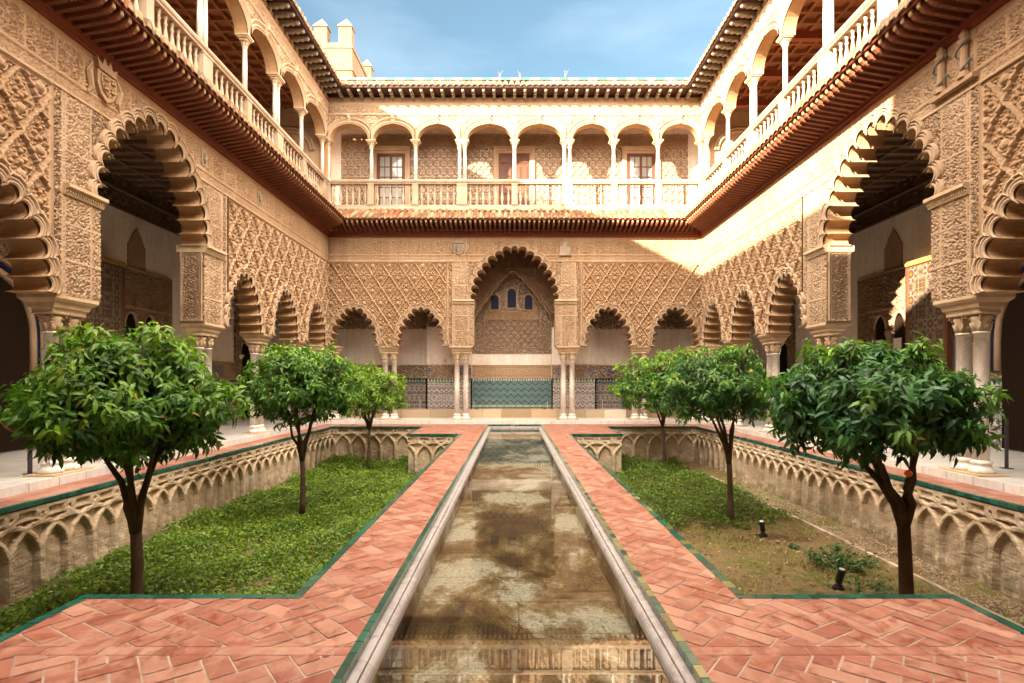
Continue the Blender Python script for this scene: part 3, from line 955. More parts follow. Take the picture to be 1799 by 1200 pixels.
    def h_up(x, z):
        h = arabesque(x, z, 0.15, 0.017, 0.4)
        for i, (c, rx, rz) in enumerate(arcs):
            for sg in (-1, 1):
                xx = c + sg*(rx + 0.14)
                d = np.hypot(x - xx, z - 11.93)
                h = np.where(d < 0.15, np.where(np.abs(d - 0.12) < 0.025, 0.045, 0.04*np.sqrt(np.clip(1 - (d/0.085)**2, 0, 1))), h)
        h = np.where(np.abs(z - 12.15) < 0.035, 0.05, h)
        fr = np.maximum(arabesque(x, z, 0.19, 0.026, 1.1), 0)
        h = np.where((z > 12.19) & (z < 12.47), fr, h)
        h = np.where((z >= 12.47) & (z < 12.52), 0.05, h)
        h = np.where((z >= 12.52) & (z < 12.60), 0.075, h)
        h = np.where(z >= 12.60, 0.02, h)
        h = np.where(z >= 12.74, 0.05, h)
        return h
    V, F = relief(xlo, xhi, z_sp, 12.80, 0.02, h_up, lambda x, z: ~in_arc(x, z, 0.20), -0.004)
    mk('gallery_frieze', V, F, M['stucco_pale'], wing, True)
    for c, rx, rz in arcs:
        am = MB()
        bands = [(0.0, 0.03), (0.05, 0.03), (0.055, 0.05), (0.10, 0.05), (0.11, 0.035), (0.14, 0.035), (0.145, 0.055), (0.18, 0.055), (0.19, 0.08), (0.235, 0.08), (0.245, 0.0)]
        k = 25; vs = []; fs = []
        for d, h in bands:
            for j in range(k):
                ph = PI*j/(k - 1)
                x = c - (rx + d)*math.cos(ph)
                lim = rx + 0.11
                x = min(max(x, c - lim), c + lim)
                vs.append((x, -0.003 - h, z_sp + (rz + d)*math.sin(ph)**0.92))
        for a in range(len(bands) - 1):
            for j in range(k - 1):
                fs.append((a*k + j, a*k + j + 1, (a+1)*k + j + 1, (a+1)*k + j))
        am.add(vs, fs); am.build('archivolt', M['stucco_pale'], wing, True)
        place('keystone', ME_KEY, wing, (c, 0, 0))
    # --- upper eave: soffit, brackets, tiles
    sf = MB()
    xa1 = xlo + (0.72 if m0 else 0); xb1 = xhi - (0.72 if m1 else 0)
    sf.add([(xlo, 0, 12.86), (xhi, 0, 12.86), (xb1, -0.72, 12.86), (xa1, -0.72, 12.86), (xlo, 0, 12.90), (xhi, 0, 12.90), (xb1, -0.72, 12.90), (xa1, -0.72, 12.90)],
           [(0,3,2,1),(4,5,6,7),(0,1,5,4),(1,2,6,5),(2,3,7,6),(3,0,4,7)])
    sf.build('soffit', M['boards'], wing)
    eb = MB()
    eb.sweep_x([(-0.66, 12.84), (-0.73, 12.84), (-0.73, 12.905), (-0.66, 12.905)], xlo, xhi, m0, m1)
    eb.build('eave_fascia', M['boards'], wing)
    n = int(round((xhi - xlo)/0.40))
    for k in range(n):
        x = xlo + (k + 0.5)*(xhi - xlo)/n
        if abs(x) > half - 0.45: continue
        place('bracket', ME_BRACKET, wing, (x, 0, 0))
    tile_field(wing, 'upper_tiles', half, -2.4, 0.80, lambda d: 12.965 + (0.54 if half < 9 else 0.48)*(0.80 - d), xlo if not m0 else None, None if m1 else xhi, seed=9 + phase, res=0.029)

# ------------------------------------------------------------------ the three wings in view
far = thing('palace_wing', 'far palace wing facing the pool, five lobed arches below and a balustraded gallery above', 'palace wing', (0, D, 0), 0)
lef = thing('palace_wing', 'left palace wing wholly in shade, with deep lobed arches and a coffered gallery ceiling', 'palace wing', (-W, YC, 0), R(90))
rig = thing('palace_wing', 'right palace wing with low sun across its upper walls and balustrade', 'palace wing', (W, YC, 0), R(-90))

build_wing(far, W, [-6.32, -3.68, 3.68, 6.32], [-4.97, 4.97, -7.33, 7.33], True,
           [(-7.36, False), (-5.66, False), (-3.91, False), (-2.07, True), (0.0, False), (2.08, True), (3.92, False), (5.67, False), (7.36, False)], -W, W, res=0.016)
UY = [(21.3, False), (19.2, False), (17.17, True), (15.16, False), (13.09, True), (11.0, False), (8.95, True), (6.9, False), (4.9, True)]
XV = 5.4 - YC      # nearest stretch of the long walls that is built in full
for wng, s in ((lef, 1), (rig, -1)):
    a, b_ = sorted((s*XV, s*L))
    build_wing(wng, L, [s*c for c in (3.60, 6.27, 8.98, -3.60)], [s*c for c in (4.93, 7.62, 10.08, -4.93)], True,
               [(s*(y - YC), p) for y, p in UY], a, b_, res=0.0145, phase=0.5*s)

def wx(w_, y):      # world Y -> local x of a side wing
    return (y - YC) if w_ is lef else (YC - y)

# corner piers where the wings meet
for sx in (-1, 1):
    cp = MB()
    a, b_ = sorted((sx*W, sx*(W + 0.55)))
    cp.box(a, b_, 0.003, 0.55, 3.05, 7.6)
    cp.build('corner_pier', M['arch_soffit'], far)
    cp = MB(); a, b_ = sorted((sx*W, sx*(W + 0.34)))
    cp.box(a, b_, 0.003, 0.34, 8.38, 12.85)
    cp.build('gallery_corner_pier', M['arch_soffit'], far)

# ------------------------------------------------------------------ coloured tile work
WHT = np.array((0.60, 0.56, 0.49)); BLU = np.array((0.035, 0.055, 0.24)); BLK = np.array((0.02, 0.02, 0.025)); GRN = np.array((0.03, 0.16, 0.11)); OCH = np.array((0.42, 0.20, 0.05))
TEA = np.array((0.03, 0.125, 0.13)); RED = np.array((0.25, 0.06, 0.03))

def put(C, m, c): C[m] = c

def star_tiles(x, z, zt, cell=0.32, warm=0.0, dark=1.0):
    C = np.empty(x.shape + (3,)); C[:] = WHT
    j = np.floor(z/cell); i = np.floor(x/cell + 0.5*(j % 2))
    u = x/cell + 0.5*(j % 2) - i - 0.5; v = z/cell - j - 0.5
    r = np.hypot(u, v); t = np.arctan2(v, u)
    pet = (np.cos(14*t) > -0.1)
    put(C, pet & (r > 0.13) & (r < 0.31), BLU)
    put(C, (np.abs(r - 0.34) < 0.018), BLK)
    put(C, (np.cos(14*t) < -0.55) & (r > 0.36) & (r < 0.47), BLU)
    put(C, (np.cos(7*t) > 0.8) & (r > 0.40) & (r < 0.5), BLK)
    put(C, r < 0.10, OCH); put(C, (r < 0.05), WHT)
    put(C, (np.abs(u) > 0.43) & (np.abs(v) > 0.43), GRN)
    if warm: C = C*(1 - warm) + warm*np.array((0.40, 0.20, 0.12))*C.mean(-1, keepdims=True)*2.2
    b = zt - z
    tri = np.abs(np.modf(x/0.13 + 50)[0] - 0.5)*2
    put(C, b < 0.19, WHT)
    put(C, (b < 0.16) & (b > 0.04) & ((b - 0.04)/0.12 < tri), GRN)
    alt = (np.floor(x/0.13 + 50.5) % 2) == 0
    put(C, (b < 0.16) & (b > 0.04) & ((b - 0.04)/0.12 < tri) & alt, BLK)
    put(C, (b < 0.03) | ((b > 0.16) & (b < 0.19)), GRN)
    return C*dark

def zigzag_tiles(x, z, zt):
    C = np.empty(x.shape + (3,)); C[:] = TEA
    ck = ((np.floor(x/0.05) + np.floor(z/0.05)) % 2) == 0
    put(C, ck, np.array((0.09, 0.18, 0.22)))
    put(C, (np.hypot(np.modf(x/0.05 + 99)[0] - 0.5, np.modf(z/0.05 + 99)[0] - 0.5) < 0.2), WHT*0.8)
    t = z + 0.15*np.abs(np.modf(x/0.31 + 50)[0] - 0.5)*2
    put(C, np.modf(t/0.27 + 20)[0] < 0.13, BLK)
    b = zt - z
    sq = np.modf(x/0.11 + 50)[0]
    put(C, b < 0.10, WHT); put(C, (b < 0.085) & (b > 0.015) & (sq < 0.5), BLK)
    put(C, z < 0.62, GRN); put(C, (z < 0.62) & (z > 0.53) & (np.modf(x/0.06 + 50)[0] < 0.5), WHT)
    return C

def script_band(x, z, z0, z1, dens=0.6):
    """worn carved lettering in faded blue on stone"""
    C = np.empty(x.shape + (3,)); C[:] = (0.36, 0.25, 0.16)
    f = (z - z0)/(z1 - z0)
    e = np.minimum(f, 1 - f)
    ink = arabesque(x*0.9, z, 0.21, 1.0, 0.9) > 0.35
    seg = hash1(np.floor(x/0.45), 3) > dens
    put(C, ink & (e > 0.22) & seg, np.array((0.10, 0.13, 0.26)))
    put(C, (e < 0.2) & (e > 0.12), np.array((0.30, 0.19, 0.11)))
    return C

def coloured(wing, name, x0, x1, z0, z1, y, cfun, mat, res=0.02, hfun=None):
    V, F = relief(x0, x1, z0, z1, res, hfun or (lambda x, z: 0*x), None, y)
    X, Z = V[:, 0], V[:, 2]
    return mk(name, V, F, mat, wing, False, cfun(X, Z))

# ------------------------------------------------------------------ galleries behind the arcades
def ceiling(wing, name, x0, x1, y0, y1, z, mat, sx, sy, dep=0.10, bw=0.07):
    m_ = MB(); m_.box(x0, x1, y0, y1, z, z + 0.08)
    x = x0
    while x < x1:
        m_.box(x, x + bw, y0 + 0.004, y1 - 0.004, z - dep, z - 0.002); x += sx
    y = y0 + sy*0.5
    while sy > 0 and y < y1:
        m_.box(x0 + 0.01, x1 - 0.01, y, y + bw, z - dep + 0.006, z - 0.004); y += sy
    m_.build(name, mat, wing)

# far wing, ground floor (local y = 0 at the face)
yb = YB + 0.2 - D
m_ = MB(); m_.box(-XB, XB, yb, yb + 0.4, 0.0, 7.5); m_.build('gallery_back_wall', M['plaster'], far)
for xa, xb in ((-XB + 0.02, -3.78), (3.5, XB - 0.02)):
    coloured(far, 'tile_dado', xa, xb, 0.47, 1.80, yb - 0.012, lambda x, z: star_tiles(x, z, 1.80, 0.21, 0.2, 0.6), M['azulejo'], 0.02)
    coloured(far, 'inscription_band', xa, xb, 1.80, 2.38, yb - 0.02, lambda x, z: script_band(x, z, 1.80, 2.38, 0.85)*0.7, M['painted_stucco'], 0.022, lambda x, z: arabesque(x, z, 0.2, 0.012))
    V, F = relief(xa, xb, 3.95, 5.2, 0.03, lambda x, z: arabesque(x, z, 0.3, 0.03), None, yb - 0.02)
    mk('carved_band', V, F, M['stucco_brown'], far, True)
    V, F = relief(xa, xb, 5.2, 7.3, 0.05, lambda x, z: panelled(x, z, 0.8, 0.7, 0, 5.2, 0.3, 0.03), None, yb - 0.03)
    mk('wooden_frieze', V, F, M['dark_wood'], far, True)
# blocks either side of the central recess
for xa, xb in ((-3.78, -1.86), (1.62, 3.50)):
    m_ = MB(); m_.box(xa, xb, yb - 0.50, yb - 0.03, 0.13, 4.0); m_.build('wall_block', M['plaster'], far)
    m_ = MB(); m_.box(xa + 0.02, xb - 0.02, yb - 0.47, yb - 0.03, 4.003, 7.35); m_.build('wall_block_top', M['stucco_brown'], far)
    V, F = relief(xa, xb, 4.02, 5.1, 0.025, lambda x, z: arabesque(x, z, 0.3, 0.05), None, yb - 0.51)
    mk('carved_cornice', V, F, M['stucco_brown'], far, True)
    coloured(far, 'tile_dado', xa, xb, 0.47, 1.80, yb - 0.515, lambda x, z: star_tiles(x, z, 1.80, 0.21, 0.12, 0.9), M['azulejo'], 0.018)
    coloured(far, 'inscription_band', xa, xb, 1.80, 2.38, yb - 0.52, lambda x, z: script_band(x, z, 1.80, 2.38, 0.35), M['painted_stucco'], 0.02, lambda x, z: arabesque(x, z, 0.2, 0.012))
    for xe in (xa, xb):
        m_ = MB(); m_.box(xe - 0.03, xe + 0.03, yb - 0.535, yb - 0.505, 0.47, 1.78); m_.build('tile_border', M['green_tile'], far)
# central recess
nx0, nx1 = -1.86, 1.62
coloured(far, 'tile_dado', nx0, nx1, 0.47, 1.80, yb - 0.012, lambda x, z: zigzag_tiles(x, z, 1.80), M['azulejo'], 0.0125)
coloured(far, 'inscription_band', nx0, nx1, 1.80, 2.38, yb - 0.02, lambda x, z: script_band(x, z, 1.80, 2.38, 0.97)*1.15, M['painted_stucco'], 0.02, lambda x, z: panelled(x, z, 0.9, 0.55, 0.1, 1.82, 0.2, 0.014))
def h_niche(x, z):
    h = arabesque(x, z, 0.20, 0.02, 0.2)
    d = sebka(x, z, 0.30, 0.36, 0, 2.9)*0.7
    inn = (np.abs(x + 0.12) < 1.18) & (z > 3.15) & (z < 4.35)
    h = np.where(inn, d, h)
    fr = np.maximum(np.abs(x + 0.12) - 1.18, np.maximum(3.15 - z, z - 4.35))
    h = np.where(np.abs(fr - 0.03) < 0.02, 0.04, h)
    bandm = (np.abs(x + 0.12) < 1.18) & (z > 4.38) & (z < 4.72)
    ar = np.abs(np.modf((x + 5)/0.29)[0] - 0.5)*2
    h = np.where(bandm, np.where((z - 4.42)/0.26 < 1 - ar**1.6, 0.02, 0.05), h)
    return h
V, F = relief(nx0, nx1, 2.88, 6.6, 0.018, h_niche, None, yb - 0.02)
mk('niche_panel', V, F, M['stucco_brown'], far, True)
for cx, z0_, z1_, hw in ((-0.12, 4.90, 5.72, 0.19), (-0.86, 4.82, 5.45, 0.17), (0.62, 4.82, 5.45, 0.17)):
    g = [(cx - hw, z0_)] + [(cx - hw*math.cos(PI*k/12), z1_ - hw + hw*math.sin(PI*k/12)) for k in range(13)] + [(cx + hw, z0_)]
    fr = [(cx + (px - cx)*1.28, pz + (0.06 if pz > z0_ + 0.01 else -0.05)) for px, pz in g]
    m_ = MB(); m_.prism_xz(fr, yb - 0.075, yb - 0.03); o = m_.build('stained_window', M['gold'], far)
    m_ = MB(); m_.prism_xz(g, yb - 0.095, yb - 0.078); m_.build('pane', M['blue_glass'], o)
# pointed stepped arch in front of the recess
pts = []
NA = 15
for k in range(NA):
    t = k/(NA - 1)
    x = -1.70 + 3.28*t
    u = abs(2*t - 1)
    pts.append((x, 4.35 + 2.0*(1 - u**1.25)))
sc_ = []
for (xa, za), (xb, zb) in zip(pts[:-1], pts[1:]):
    for j in range(5):
        f = j/5
        sc_.append((xa + (xb - xa)*f, za + (zb - za)*f + 0.10*math.sin(PI*f)))
sc_.append(pts[-1])
m_ = MB(); m_.prism_xz([(nx0 - 0.03, 7.38), (nx0 - 0.03, 4.35)] + sc_ + [(nx1 + 0.03, 4.35), (nx1 + 0.03, 7.38)], yb - 0.46, yb - 0.30)
m_.build('niche_arch', M['stucco_brown'], far)
m_ = MB()
for i in range(len(sc_) - 1):
    pass
m_.tube([(x, yb - 0.475, z + 0.05) for x, z in sc_], 0.05, 6)
m_.build('niche_arch_moulding', M['stucco_brown'], far, True)
V, F = relief(nx0, nx1, 4.4, 6.55, 0.022, lambda x, z: arabesque(x, z, 0.16, 0.02),
              lambda x, z: z > 4.35 + 2.0*(1 - np.abs(2*np.clip((x + 1.70)/3.28, 0, 1) - 1)**1.25) + 0.13, yb - 0.465)
mk('niche_spandrel', V, F, M['stucco_brown'], far, True)
V, F = relief(nx0, nx1, 6.55, 7.35, 0.04, lambda x, z: panelled(x, z, 0.6, 0.4, 0, 6.55, 0.25, 0.03), None, yb - 0.48)
mk('wooden_frieze', V, F, M['dark_wood'], far, True)
# stone bench along the wall
m_ = MB()
x = -7.0
rr = random.Random(5)
while x < 7.0:
    l_ = 0.75 + 0.5*rr.random()
    d_ = 0.01*rr.random()
    kb = 0.7 + 0.5*rr.random(); cb_ = [(0.50, 0.38, 0.26), (0.58, 0.50, 0.41), (0.44, 0.31, 0.19)][int(rr.random()*3)]
    m_.box(x + 0.006, min(x + l_, 7.0) - 0.006, yb - 1.15 + d_, yb - 0.03, 0.10, 0.468 + 0.004*rr.random(), tuple(kb*c for c in cb_)); x += l_
m_.build('stone_bench', M['painted_stucco'], far, colors=True)
ceiling(far, 'lower_ceiling', -XB, XB, 0.56, yb, 7.40, M['dark_wood'], 0.5, 0.9)
m_ = MB(); m_.box(-XB, XB, 0.02, yb + 0.4, 8.05, 8.40); m_.build('gallery_floor', M['sill_stone'], far)

# far wing, gallery
yg = 1.60
m_ = MB(); m_.box(-XB, XB, yg + 0.04, yg + 0.5, 8.40, 14.2); m_.build('gallery_wall_back', M['plaster'], far)
DOORS = [(-0.02, 1.30, 'd'), (-5.22, 1.20, 'w'), (5.34, 1.20, 'w')]
def h_diaper(x, z):
    h = sebka(x, z, 0.30, 0.36, 0.0, 8.5)*0.9
    h = np.where(z > 11.62, panelled(x, z, 0.5, 0.42, 0.0, 11.62, 0.2, 0.03), h)
    h = np.where((z > 11.56) & (z < 11.62), 0.04, h)
    return h
def keepd(x, z):
    r = np.ones(x.shape, bool)
    for cx, w_, k in DOORS: r &= ~((np.abs(x - cx) < w_/2 + 0.22) & (z < 11.62))
    return r
V, F = relief(-W + 0.02, W - 0.02, 8.80, 12.1, 0.02, h_diaper, keepd, yg + 0.03)
wn = RNG.random(4)
mk('diaper_panel', V, F, M['stucco_pale'], far, True)
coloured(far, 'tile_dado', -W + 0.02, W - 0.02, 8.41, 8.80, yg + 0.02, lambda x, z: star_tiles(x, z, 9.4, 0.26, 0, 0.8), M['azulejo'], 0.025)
for cx, w_, kind in DOORS:
    fr = MB()
    hw = w_/2; zt = 11.28
    for sgn in (-1, 1):
        xs = sorted((cx + sgn*hw, cx + sgn*(hw + 0.10))); fr.box(xs[0], xs[1], yg - 0.06, yg + 0.05, 8.41, zt + 0.10)
        xs = sorted((cx + sgn*(hw + 0.10), cx + sgn*(hw + 0.21))); fr.box(xs[0], xs[1], yg - 0.10, yg + 0.05, 8.41, zt + 0.21)
    fr.box(cx - hw - 0.098, cx + hw + 0.098, yg - 0.057, yg + 0.05, zt, zt + 0.098); fr.box(cx - hw - 0.208, cx + hw + 0.208, yg - 0.097, yg + 0.05, zt + 0.103, zt + 0.208)
    fr.box(cx - hw - 0.25, cx + hw + 0.25, yg - 0.14, yg + 0.05, zt + 0.21, zt + 0.27)
    o = fr.build('door_surround' if kind == 'd' else 'window_surround', M['stucco_pale'], far)
    if kind == 'd':
        for sgn in (-1, 1):
            lf = MB(); a, b_ = sorted((cx + sgn*0.01, cx + sgn*hw))
            lf.box(a, b_, yg + 0.0, yg + 0.05, 8.41, zt)
            for zz0, zz1 in ((8.55, 9.45), (9.55, 9.85), (9.95, 10.75), (10.85, 11.2)):
                n = 2 if zz1 - zz0 > 0.5 else 1
                for q in range(n):
                    xa = a + 0.07 + q*(b_ - a - 0.07)/n; xb = xa + (b_ - a - 0.14)/n - (0.04 if n > 1 else 0)
                    lf.box(xa, xb, yg - 0.025, yg - 0.001, zz0, zz1); lf.box(xa + 0.04, xb - 0.04, yg - 0.045, yg - 0.026, zz0 + 0.05, zz1 - 0.05)
            lf.build('door_leaf', M['door'], far)
    else:
        gf = MB()
        gf.box(cx - hw, cx - hw + 0.14, yg - 0.02, yg + 0.05, 8.41, zt); gf.box(cx + hw - 0.14, cx + hw, yg - 0.02, yg + 0.05, 8.41, zt)
        gf.box(cx - hw + 0.14, cx + hw - 0.14, yg - 0.018, yg + 0.05, zt - 0.13, zt - 0.002); gf.box(cx - 0.05, cx + 0.05, yg - 0.022, yg + 0.05, 8.42, zt - 0.131)
        gf.box(cx - hw + 0.141, cx + hw - 0.141, yg - 0.016, yg + 0.05, 8.42, 9.0)
        for k in range(1, 5):
            zz = 9.0 + k*(zt - 9.13)/5; gf.box(cx - hw + 0.142, cx + hw - 0.142, yg - 0.012, yg + 0.04, zz - 0.018, zz + 0.018)
        for q in (-0.26, 0.26): gf.box(cx + q - 0.015, cx + q + 0.015, yg - 0.010, yg + 0.04, 9.001, zt - 0.132)
        o2 = gf.build('window', M['door'], far)
        pn = MB(); pn.box(cx - hw + 0.1, cx + hw - 0.1, yg + 0.006, yg + 0.03, 8.95, zt - 0.1); pn.build('pane', M['glass'], o2)
ceiling(far, 'gallery_ceiling', -XB, XB, 0.345, yg + 0.04, 12.55, M['ceiling'], 0.4, 0.5)
# ridge of green and white tiles
m_ = MB()
k = 0; x = -9.4
while x < 9.4:
    m_.lathe([(0.10, 0), (0.10, 0.01)], 4) if False else None
    c = (0.015, 0.085, 0.055) if k % 2 else (0.30, 0.28, 0.25)
    m_.box(x + 0.005, x + 0.415, 2.28, 2.55, 14.78, 14.88, c); x += 0.42; k += 1
m_.build('ridge_tiles', M['green_white'], far, colors=True)
m_ = MB(); m_.add([(-9.7, 2.4, 14.85), (9.7, 2.4, 14.85), (11, 5.5, 12.9), (-11, 5.5, 12.9)], [(0, 1, 2, 3)]); m_.build('rear_roof', M['mortar'], far)

# side wings
for wng, s in ((lef, 1), (rig, -1)):
    X_ = lambda y: wx(wng, y)
    def span(y0, y1): return sorted((X_(y0), X_(y1)))
    yb2 = XB - W
    a, b_ = span(-1.8, YB + 0.2)
    m_ = MB(); m_.box(a, b_, yb2, yb2 + 0.4, 0.0, 7.5); m_.build('gallery_back_wall', M['plaster'], wng)
    V, F = relief(a, b_, 6.40, 7.36, 0.03, lambda x, z: np.where(np.abs(z - 6.46) < 0.06, 0.05, np.where(np.abs(z - 7.0) < 0.03, 0.05, sebka(x, z*1.0, 0.26, 0.26, 0, 0)*0.5)), None, yb2 - 0.03)
    mk('wooden_frieze', V, F, M['dark_wood'], wng, True)
    a0, b0 = span(8.0, 13.55); a1, b1 = span(17.55, YB)
    for q0, q1, far_ in ((a0, b0, 0), (a1, b1, 1)):
        warm = 0.55 if (s > 0 and far_) else 0.0
        coloured(wng, 'tile_dado', q0, q1, 0.16, 1.72, yb2 - 0.012, lambda x, z: star_tiles(x, z, 1.72, 0.34, warm), M['azulejo'], 0.014)
        coloured(wng, 'inscription_band', q0, q1, 1.72, 2.40, yb2 - 0.02, lambda x, z: script_band(x, z, 1.72, 2.40, 0.55), M['painted_stucco'], 0.02, lambda x, z: panelled(x, z, 0.8, 0.6, 0.1, 1.76, 0.2, 0.006))
    # carved panel with twin windows, and the great door leaf folded back beside it
    a, b_ = span(15.10, 17.50)
    wc = [X_(15.62), X_(16.42)]
    def kp(x, z):
        r = np.ones(x.shape, bool)
        for c in wc: r &= ~(((np.abs(x - c) < 0.25) & (z < 3.2) & (z > 1.0)) | (np.hypot(x - c, (z - 3.2)*0.6) < 0.25))
        return r
    hp = lambda x, z: np.where(np.minimum(np.minimum(x - a, b_ - x), 4.90 - z) < 0.05, 0.04, np.where((z > 3.75) & (z < 3.82), 0.04, arabesque(x, z, 0.17, 0.022)))
    V, F = relief(a, b_, 0.16, 4.90, 0.018, hp, kp, yb2 - 0.05)
    mk('carved_panel', V, F, M['stucco_brown'], wng, True)
    for c in wc:
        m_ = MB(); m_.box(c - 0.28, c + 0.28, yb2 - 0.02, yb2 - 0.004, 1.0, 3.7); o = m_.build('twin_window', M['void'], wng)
        ring = [(c - 0.27*math.cos(PI*k/12), yb2 - 0.075, 3.2 + 0.44*math.sin(PI*k/12)) for k in range(13)]
        m_ = MB(); m_.tube(ring, 0.045, 6); m_.build('window_arch', M['stucco_pale'], o, True)
        m_ = MB(); m_.box(c - 0.27, c + 0.04, yb2 - 0.06, yb2 - 0.022, 1.0, 2.9); m_.build('shutter', M['plaster'], o)
    m_ = MB(); cxw = 0.5*(wc[0] + wc[1])
    m_.lathe([(0.06, 1.0), (0.055, 2.75), (0.07, 2.78), (0.07, 2.81), (0.06, 2.84), (0.13, 3.05), (0.13, 3.15)], 12, cxw, yb2 - 0.07)
    m_.build('window_column', M['stucco_brown'], wng, True)
    # small stepped niche of fretwork above
    cm = X_(15.95)
    pr_ = []
    for k in range(9):
        t = k/8
        pr_.append((cm - 0.42 + 0.42*t, 4.95 + 0.55*(t**0.45) + 0.5*max(0, t - 0.55)*1.4))
    poly = [(cm - 0.38, 4.93)] + [(cm - 0.38 + 0.02*(k % 2), 4.93 + 0.08*k) for k in range(1, 9)] + [(cm - 0.30, 5.66), (cm - 0.2, 5.85), (cm, 6.12), (cm + 0.2, 5.85), (cm + 0.30, 5.66)] + \
           [(cm + 0.38 - 0.02*(k % 2), 4.93 + 0.08*k) for k in range(8, 0, -1)] + [(cm + 0.38, 4.93)]
    m_ = MB(); m_.prism_xz(poly, yb2 - 0.03, yb2 + 0.05); m_.build('fretwork_niche', M['stucco_brown'], wng)
    a, b_ = span(13.60, 15.06)
    def door_col(x, z):
        C = np.empty(x.shape + (3,)); C[:] = (0.085, 0.050, 0.030)
        cell = 0.70
        u = np.modf((x + 20)/cell)[0] - 0.5; v = np.modf(z/cell)[0] - 0.5
        r = np.hypot(u, v); t = np.arctan2(v, u)
        ln = np.zeros(x.shape, bool)
        for ang in range(4):
            q = u*math.cos(ang*PI/4) + v*math.sin(ang*PI/4)
            ln |= (np.abs(np.abs(q) - 0.17) < 0.014) | (np.abs(np.abs(q) - 0.40) < 0.012)
        put(C, (np.cos(8*t) > 0.3) & (r > 0.19) & (r < 0.36), np.array((0.15, 0.15, 0.17)))
        put(C, (np.cos(8*t + PI) > 0.5) & (r > 0.38), np.array((0.19, 0.105, 0.04)))
        put(C, ln, np.array((0.24, 0.18, 0.13)))
        put(C, r < 0.07, np.array((0.25, 0.12, 0.04)))
        e = np.minimum(x - a, b_ - x)
        put(C, e < 0.14, np.array((0.14, 0.055, 0.03))); put(C, (e < 0.12) & (e > 0.09), np.array((0.26, 0.13, 0.07)))
        put(C, (z > 1.45) & (z < 1.55), np.array((0.05, 0.03, 0.02)))
        return C
    m_ = MB(); m_.box(a, b_, yb2 - 0.30, yb2 - 0.19, 0.16, 4.78); dl = m_.build('door_leaf', M['door'], wng)
    V, F = relief(a + 0.005, b_ - 0.005, 0.18, 4.74, 0.012, lambda x, z: 0*x, None, yb2 - 0.305)
    mk('inlaid_face', V, F, M['inlay'], dl, False, door_col(V[:, 0], V[:, 2]))
    m_ = MB()
    n = 18
    for k in range(n):
        xx = a + (k + 0.5)*(b_ - a)/n; m_.box(xx - 0.028, xx + 0.028, yb2 - 0.33, yb2 - 0.16, 4.783, 4.87)
    m_.box(a, b_, yb2 - 0.32, yb2 - 0.17, 4.872, 4.91)
    m_.build('door_crest', M['gold'], dl)
    # great doorway in the middle, with its blue banded arch
    cx = X_(11.25)
    def dpts(rx, zs, za, n=24):
        return [(cx - rx*math.cos(PI*k/n), zs + (za - zs)*math.sin(PI*k/n)**0.85) for k in range(n + 1)]
    m_ = MB(); m_.prism_xz([(cx - 1.08, 0.16)] + dpts(1.08, 2.55, 3.95) + [(cx + 1.08, 0.16)], yb2 - 0.085, yb2 - 0.025); dw = m_.build('doorway', M['void'], wng)  # flat dark panel painted as the unlit opening
    for rx0, zt0, yy, mt, rad in ((1.16, 4.04, 0.10, M['stucco_pale'], 0.075), (1.30, 4.20, 0.07, M['blue_glass'], 0.06), (1.42, 4.34, 0.07, M['stucco_pale'], 0.05)):
        m_ = MB()
        m_.tube([(cx - rx0, yb2 - yy, 1.9)] + [(x, yb2 - yy, z) for x, z in dpts(rx0, 2.55, zt0)] + [(cx + rx0, yb2 - yy, 1.9)], rad, 6)
        m_.build('arch_band', mt, dw, True)
    def kd(x, z): return ~((np.abs(x - cx) < 1.2) & (z < 2.6) | ((((x - cx)/1.36)**2 + (np.maximum(z - 2.5, 0)/1.75)**2) < 1) & (z > 2.5))
    a, b_ = sorted((cx - 2.28, cx + 2.28))
    V, F = relief(a, b_, 1.74, 4.95, 0.02, lambda x, z: np.where(np.minimum(x - a, b_ - x) < 0.06, 0.03, arabesque(x, z, 0.18, 0.024)), kd, yb2 - 0.03)
    mk('carved_panel', V, F, M['stucco_brown'], wng, True)
    # far end: a small doorway, its unlit inside painted as a dark panel, with a stucco frame
    cx2 = X_(22.5)
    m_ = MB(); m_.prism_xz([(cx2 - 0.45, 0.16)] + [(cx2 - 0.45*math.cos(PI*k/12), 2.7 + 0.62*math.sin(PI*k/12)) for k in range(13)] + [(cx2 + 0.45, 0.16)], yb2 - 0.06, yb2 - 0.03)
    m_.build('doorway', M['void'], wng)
    a, b_ = sorted((cx2 - 1.0, cx2 + 1.0))
    V, F = relief(a, b_, 2.0, 5.0, 0.03, lambda x, z: arabesque(x, z, 0.2, 0.024), lambda x, z: ~((np.abs(x - cx2) < 0.47) & (z < 3.2)), yb2 - 0.035)
    mk('carved_panel', V, F, M['stucco_brown'], wng, True)
    a, b_ = span(-1.8, YB)
    ceiling(wng, 'lower_ceiling', a, b_, 0.56, yb2, 7.40, M['dark_wood'], 0.45, 0.9)
    m_ = MB(); m_.box(*span(-1.8, D - 0.003), 0.02, yb2 + 0.4, 8.05, 8.40); m_.build('gallery_floor', M['sill_stone'], wng)
    # gallery: back wall, coffered ceiling, end wall with its arch and door
    yg2 = 2.75
    a, b_ = span(-1.8, D + 0.3)
    m_ = MB(); m_.box(a, b_, yg2, yg2 + 0.4, 8.40, 13.6); m_.build('gallery_wall_back', M['stucco'] if s < 0 else M['stucco_pale'], wng)
    V, F = relief(*span(5.4, D), 8.9, 11.9, 0.035, lambda x, z: sebka(x, z, 0.42, 0.5, 0, 8.9)*0.5, None, yg2 - 0.01)
    mk('diaper_panel', V, F, M['stucco'], wng, True)
    a, b_ = span(-1.8, D + 0.30)
    ceiling(wng, 'gallery_ceiling', a, b_, 0.345, yg2, 12.45, M['ceiling'], 0.50, 0.50, 0.14, 0.09)
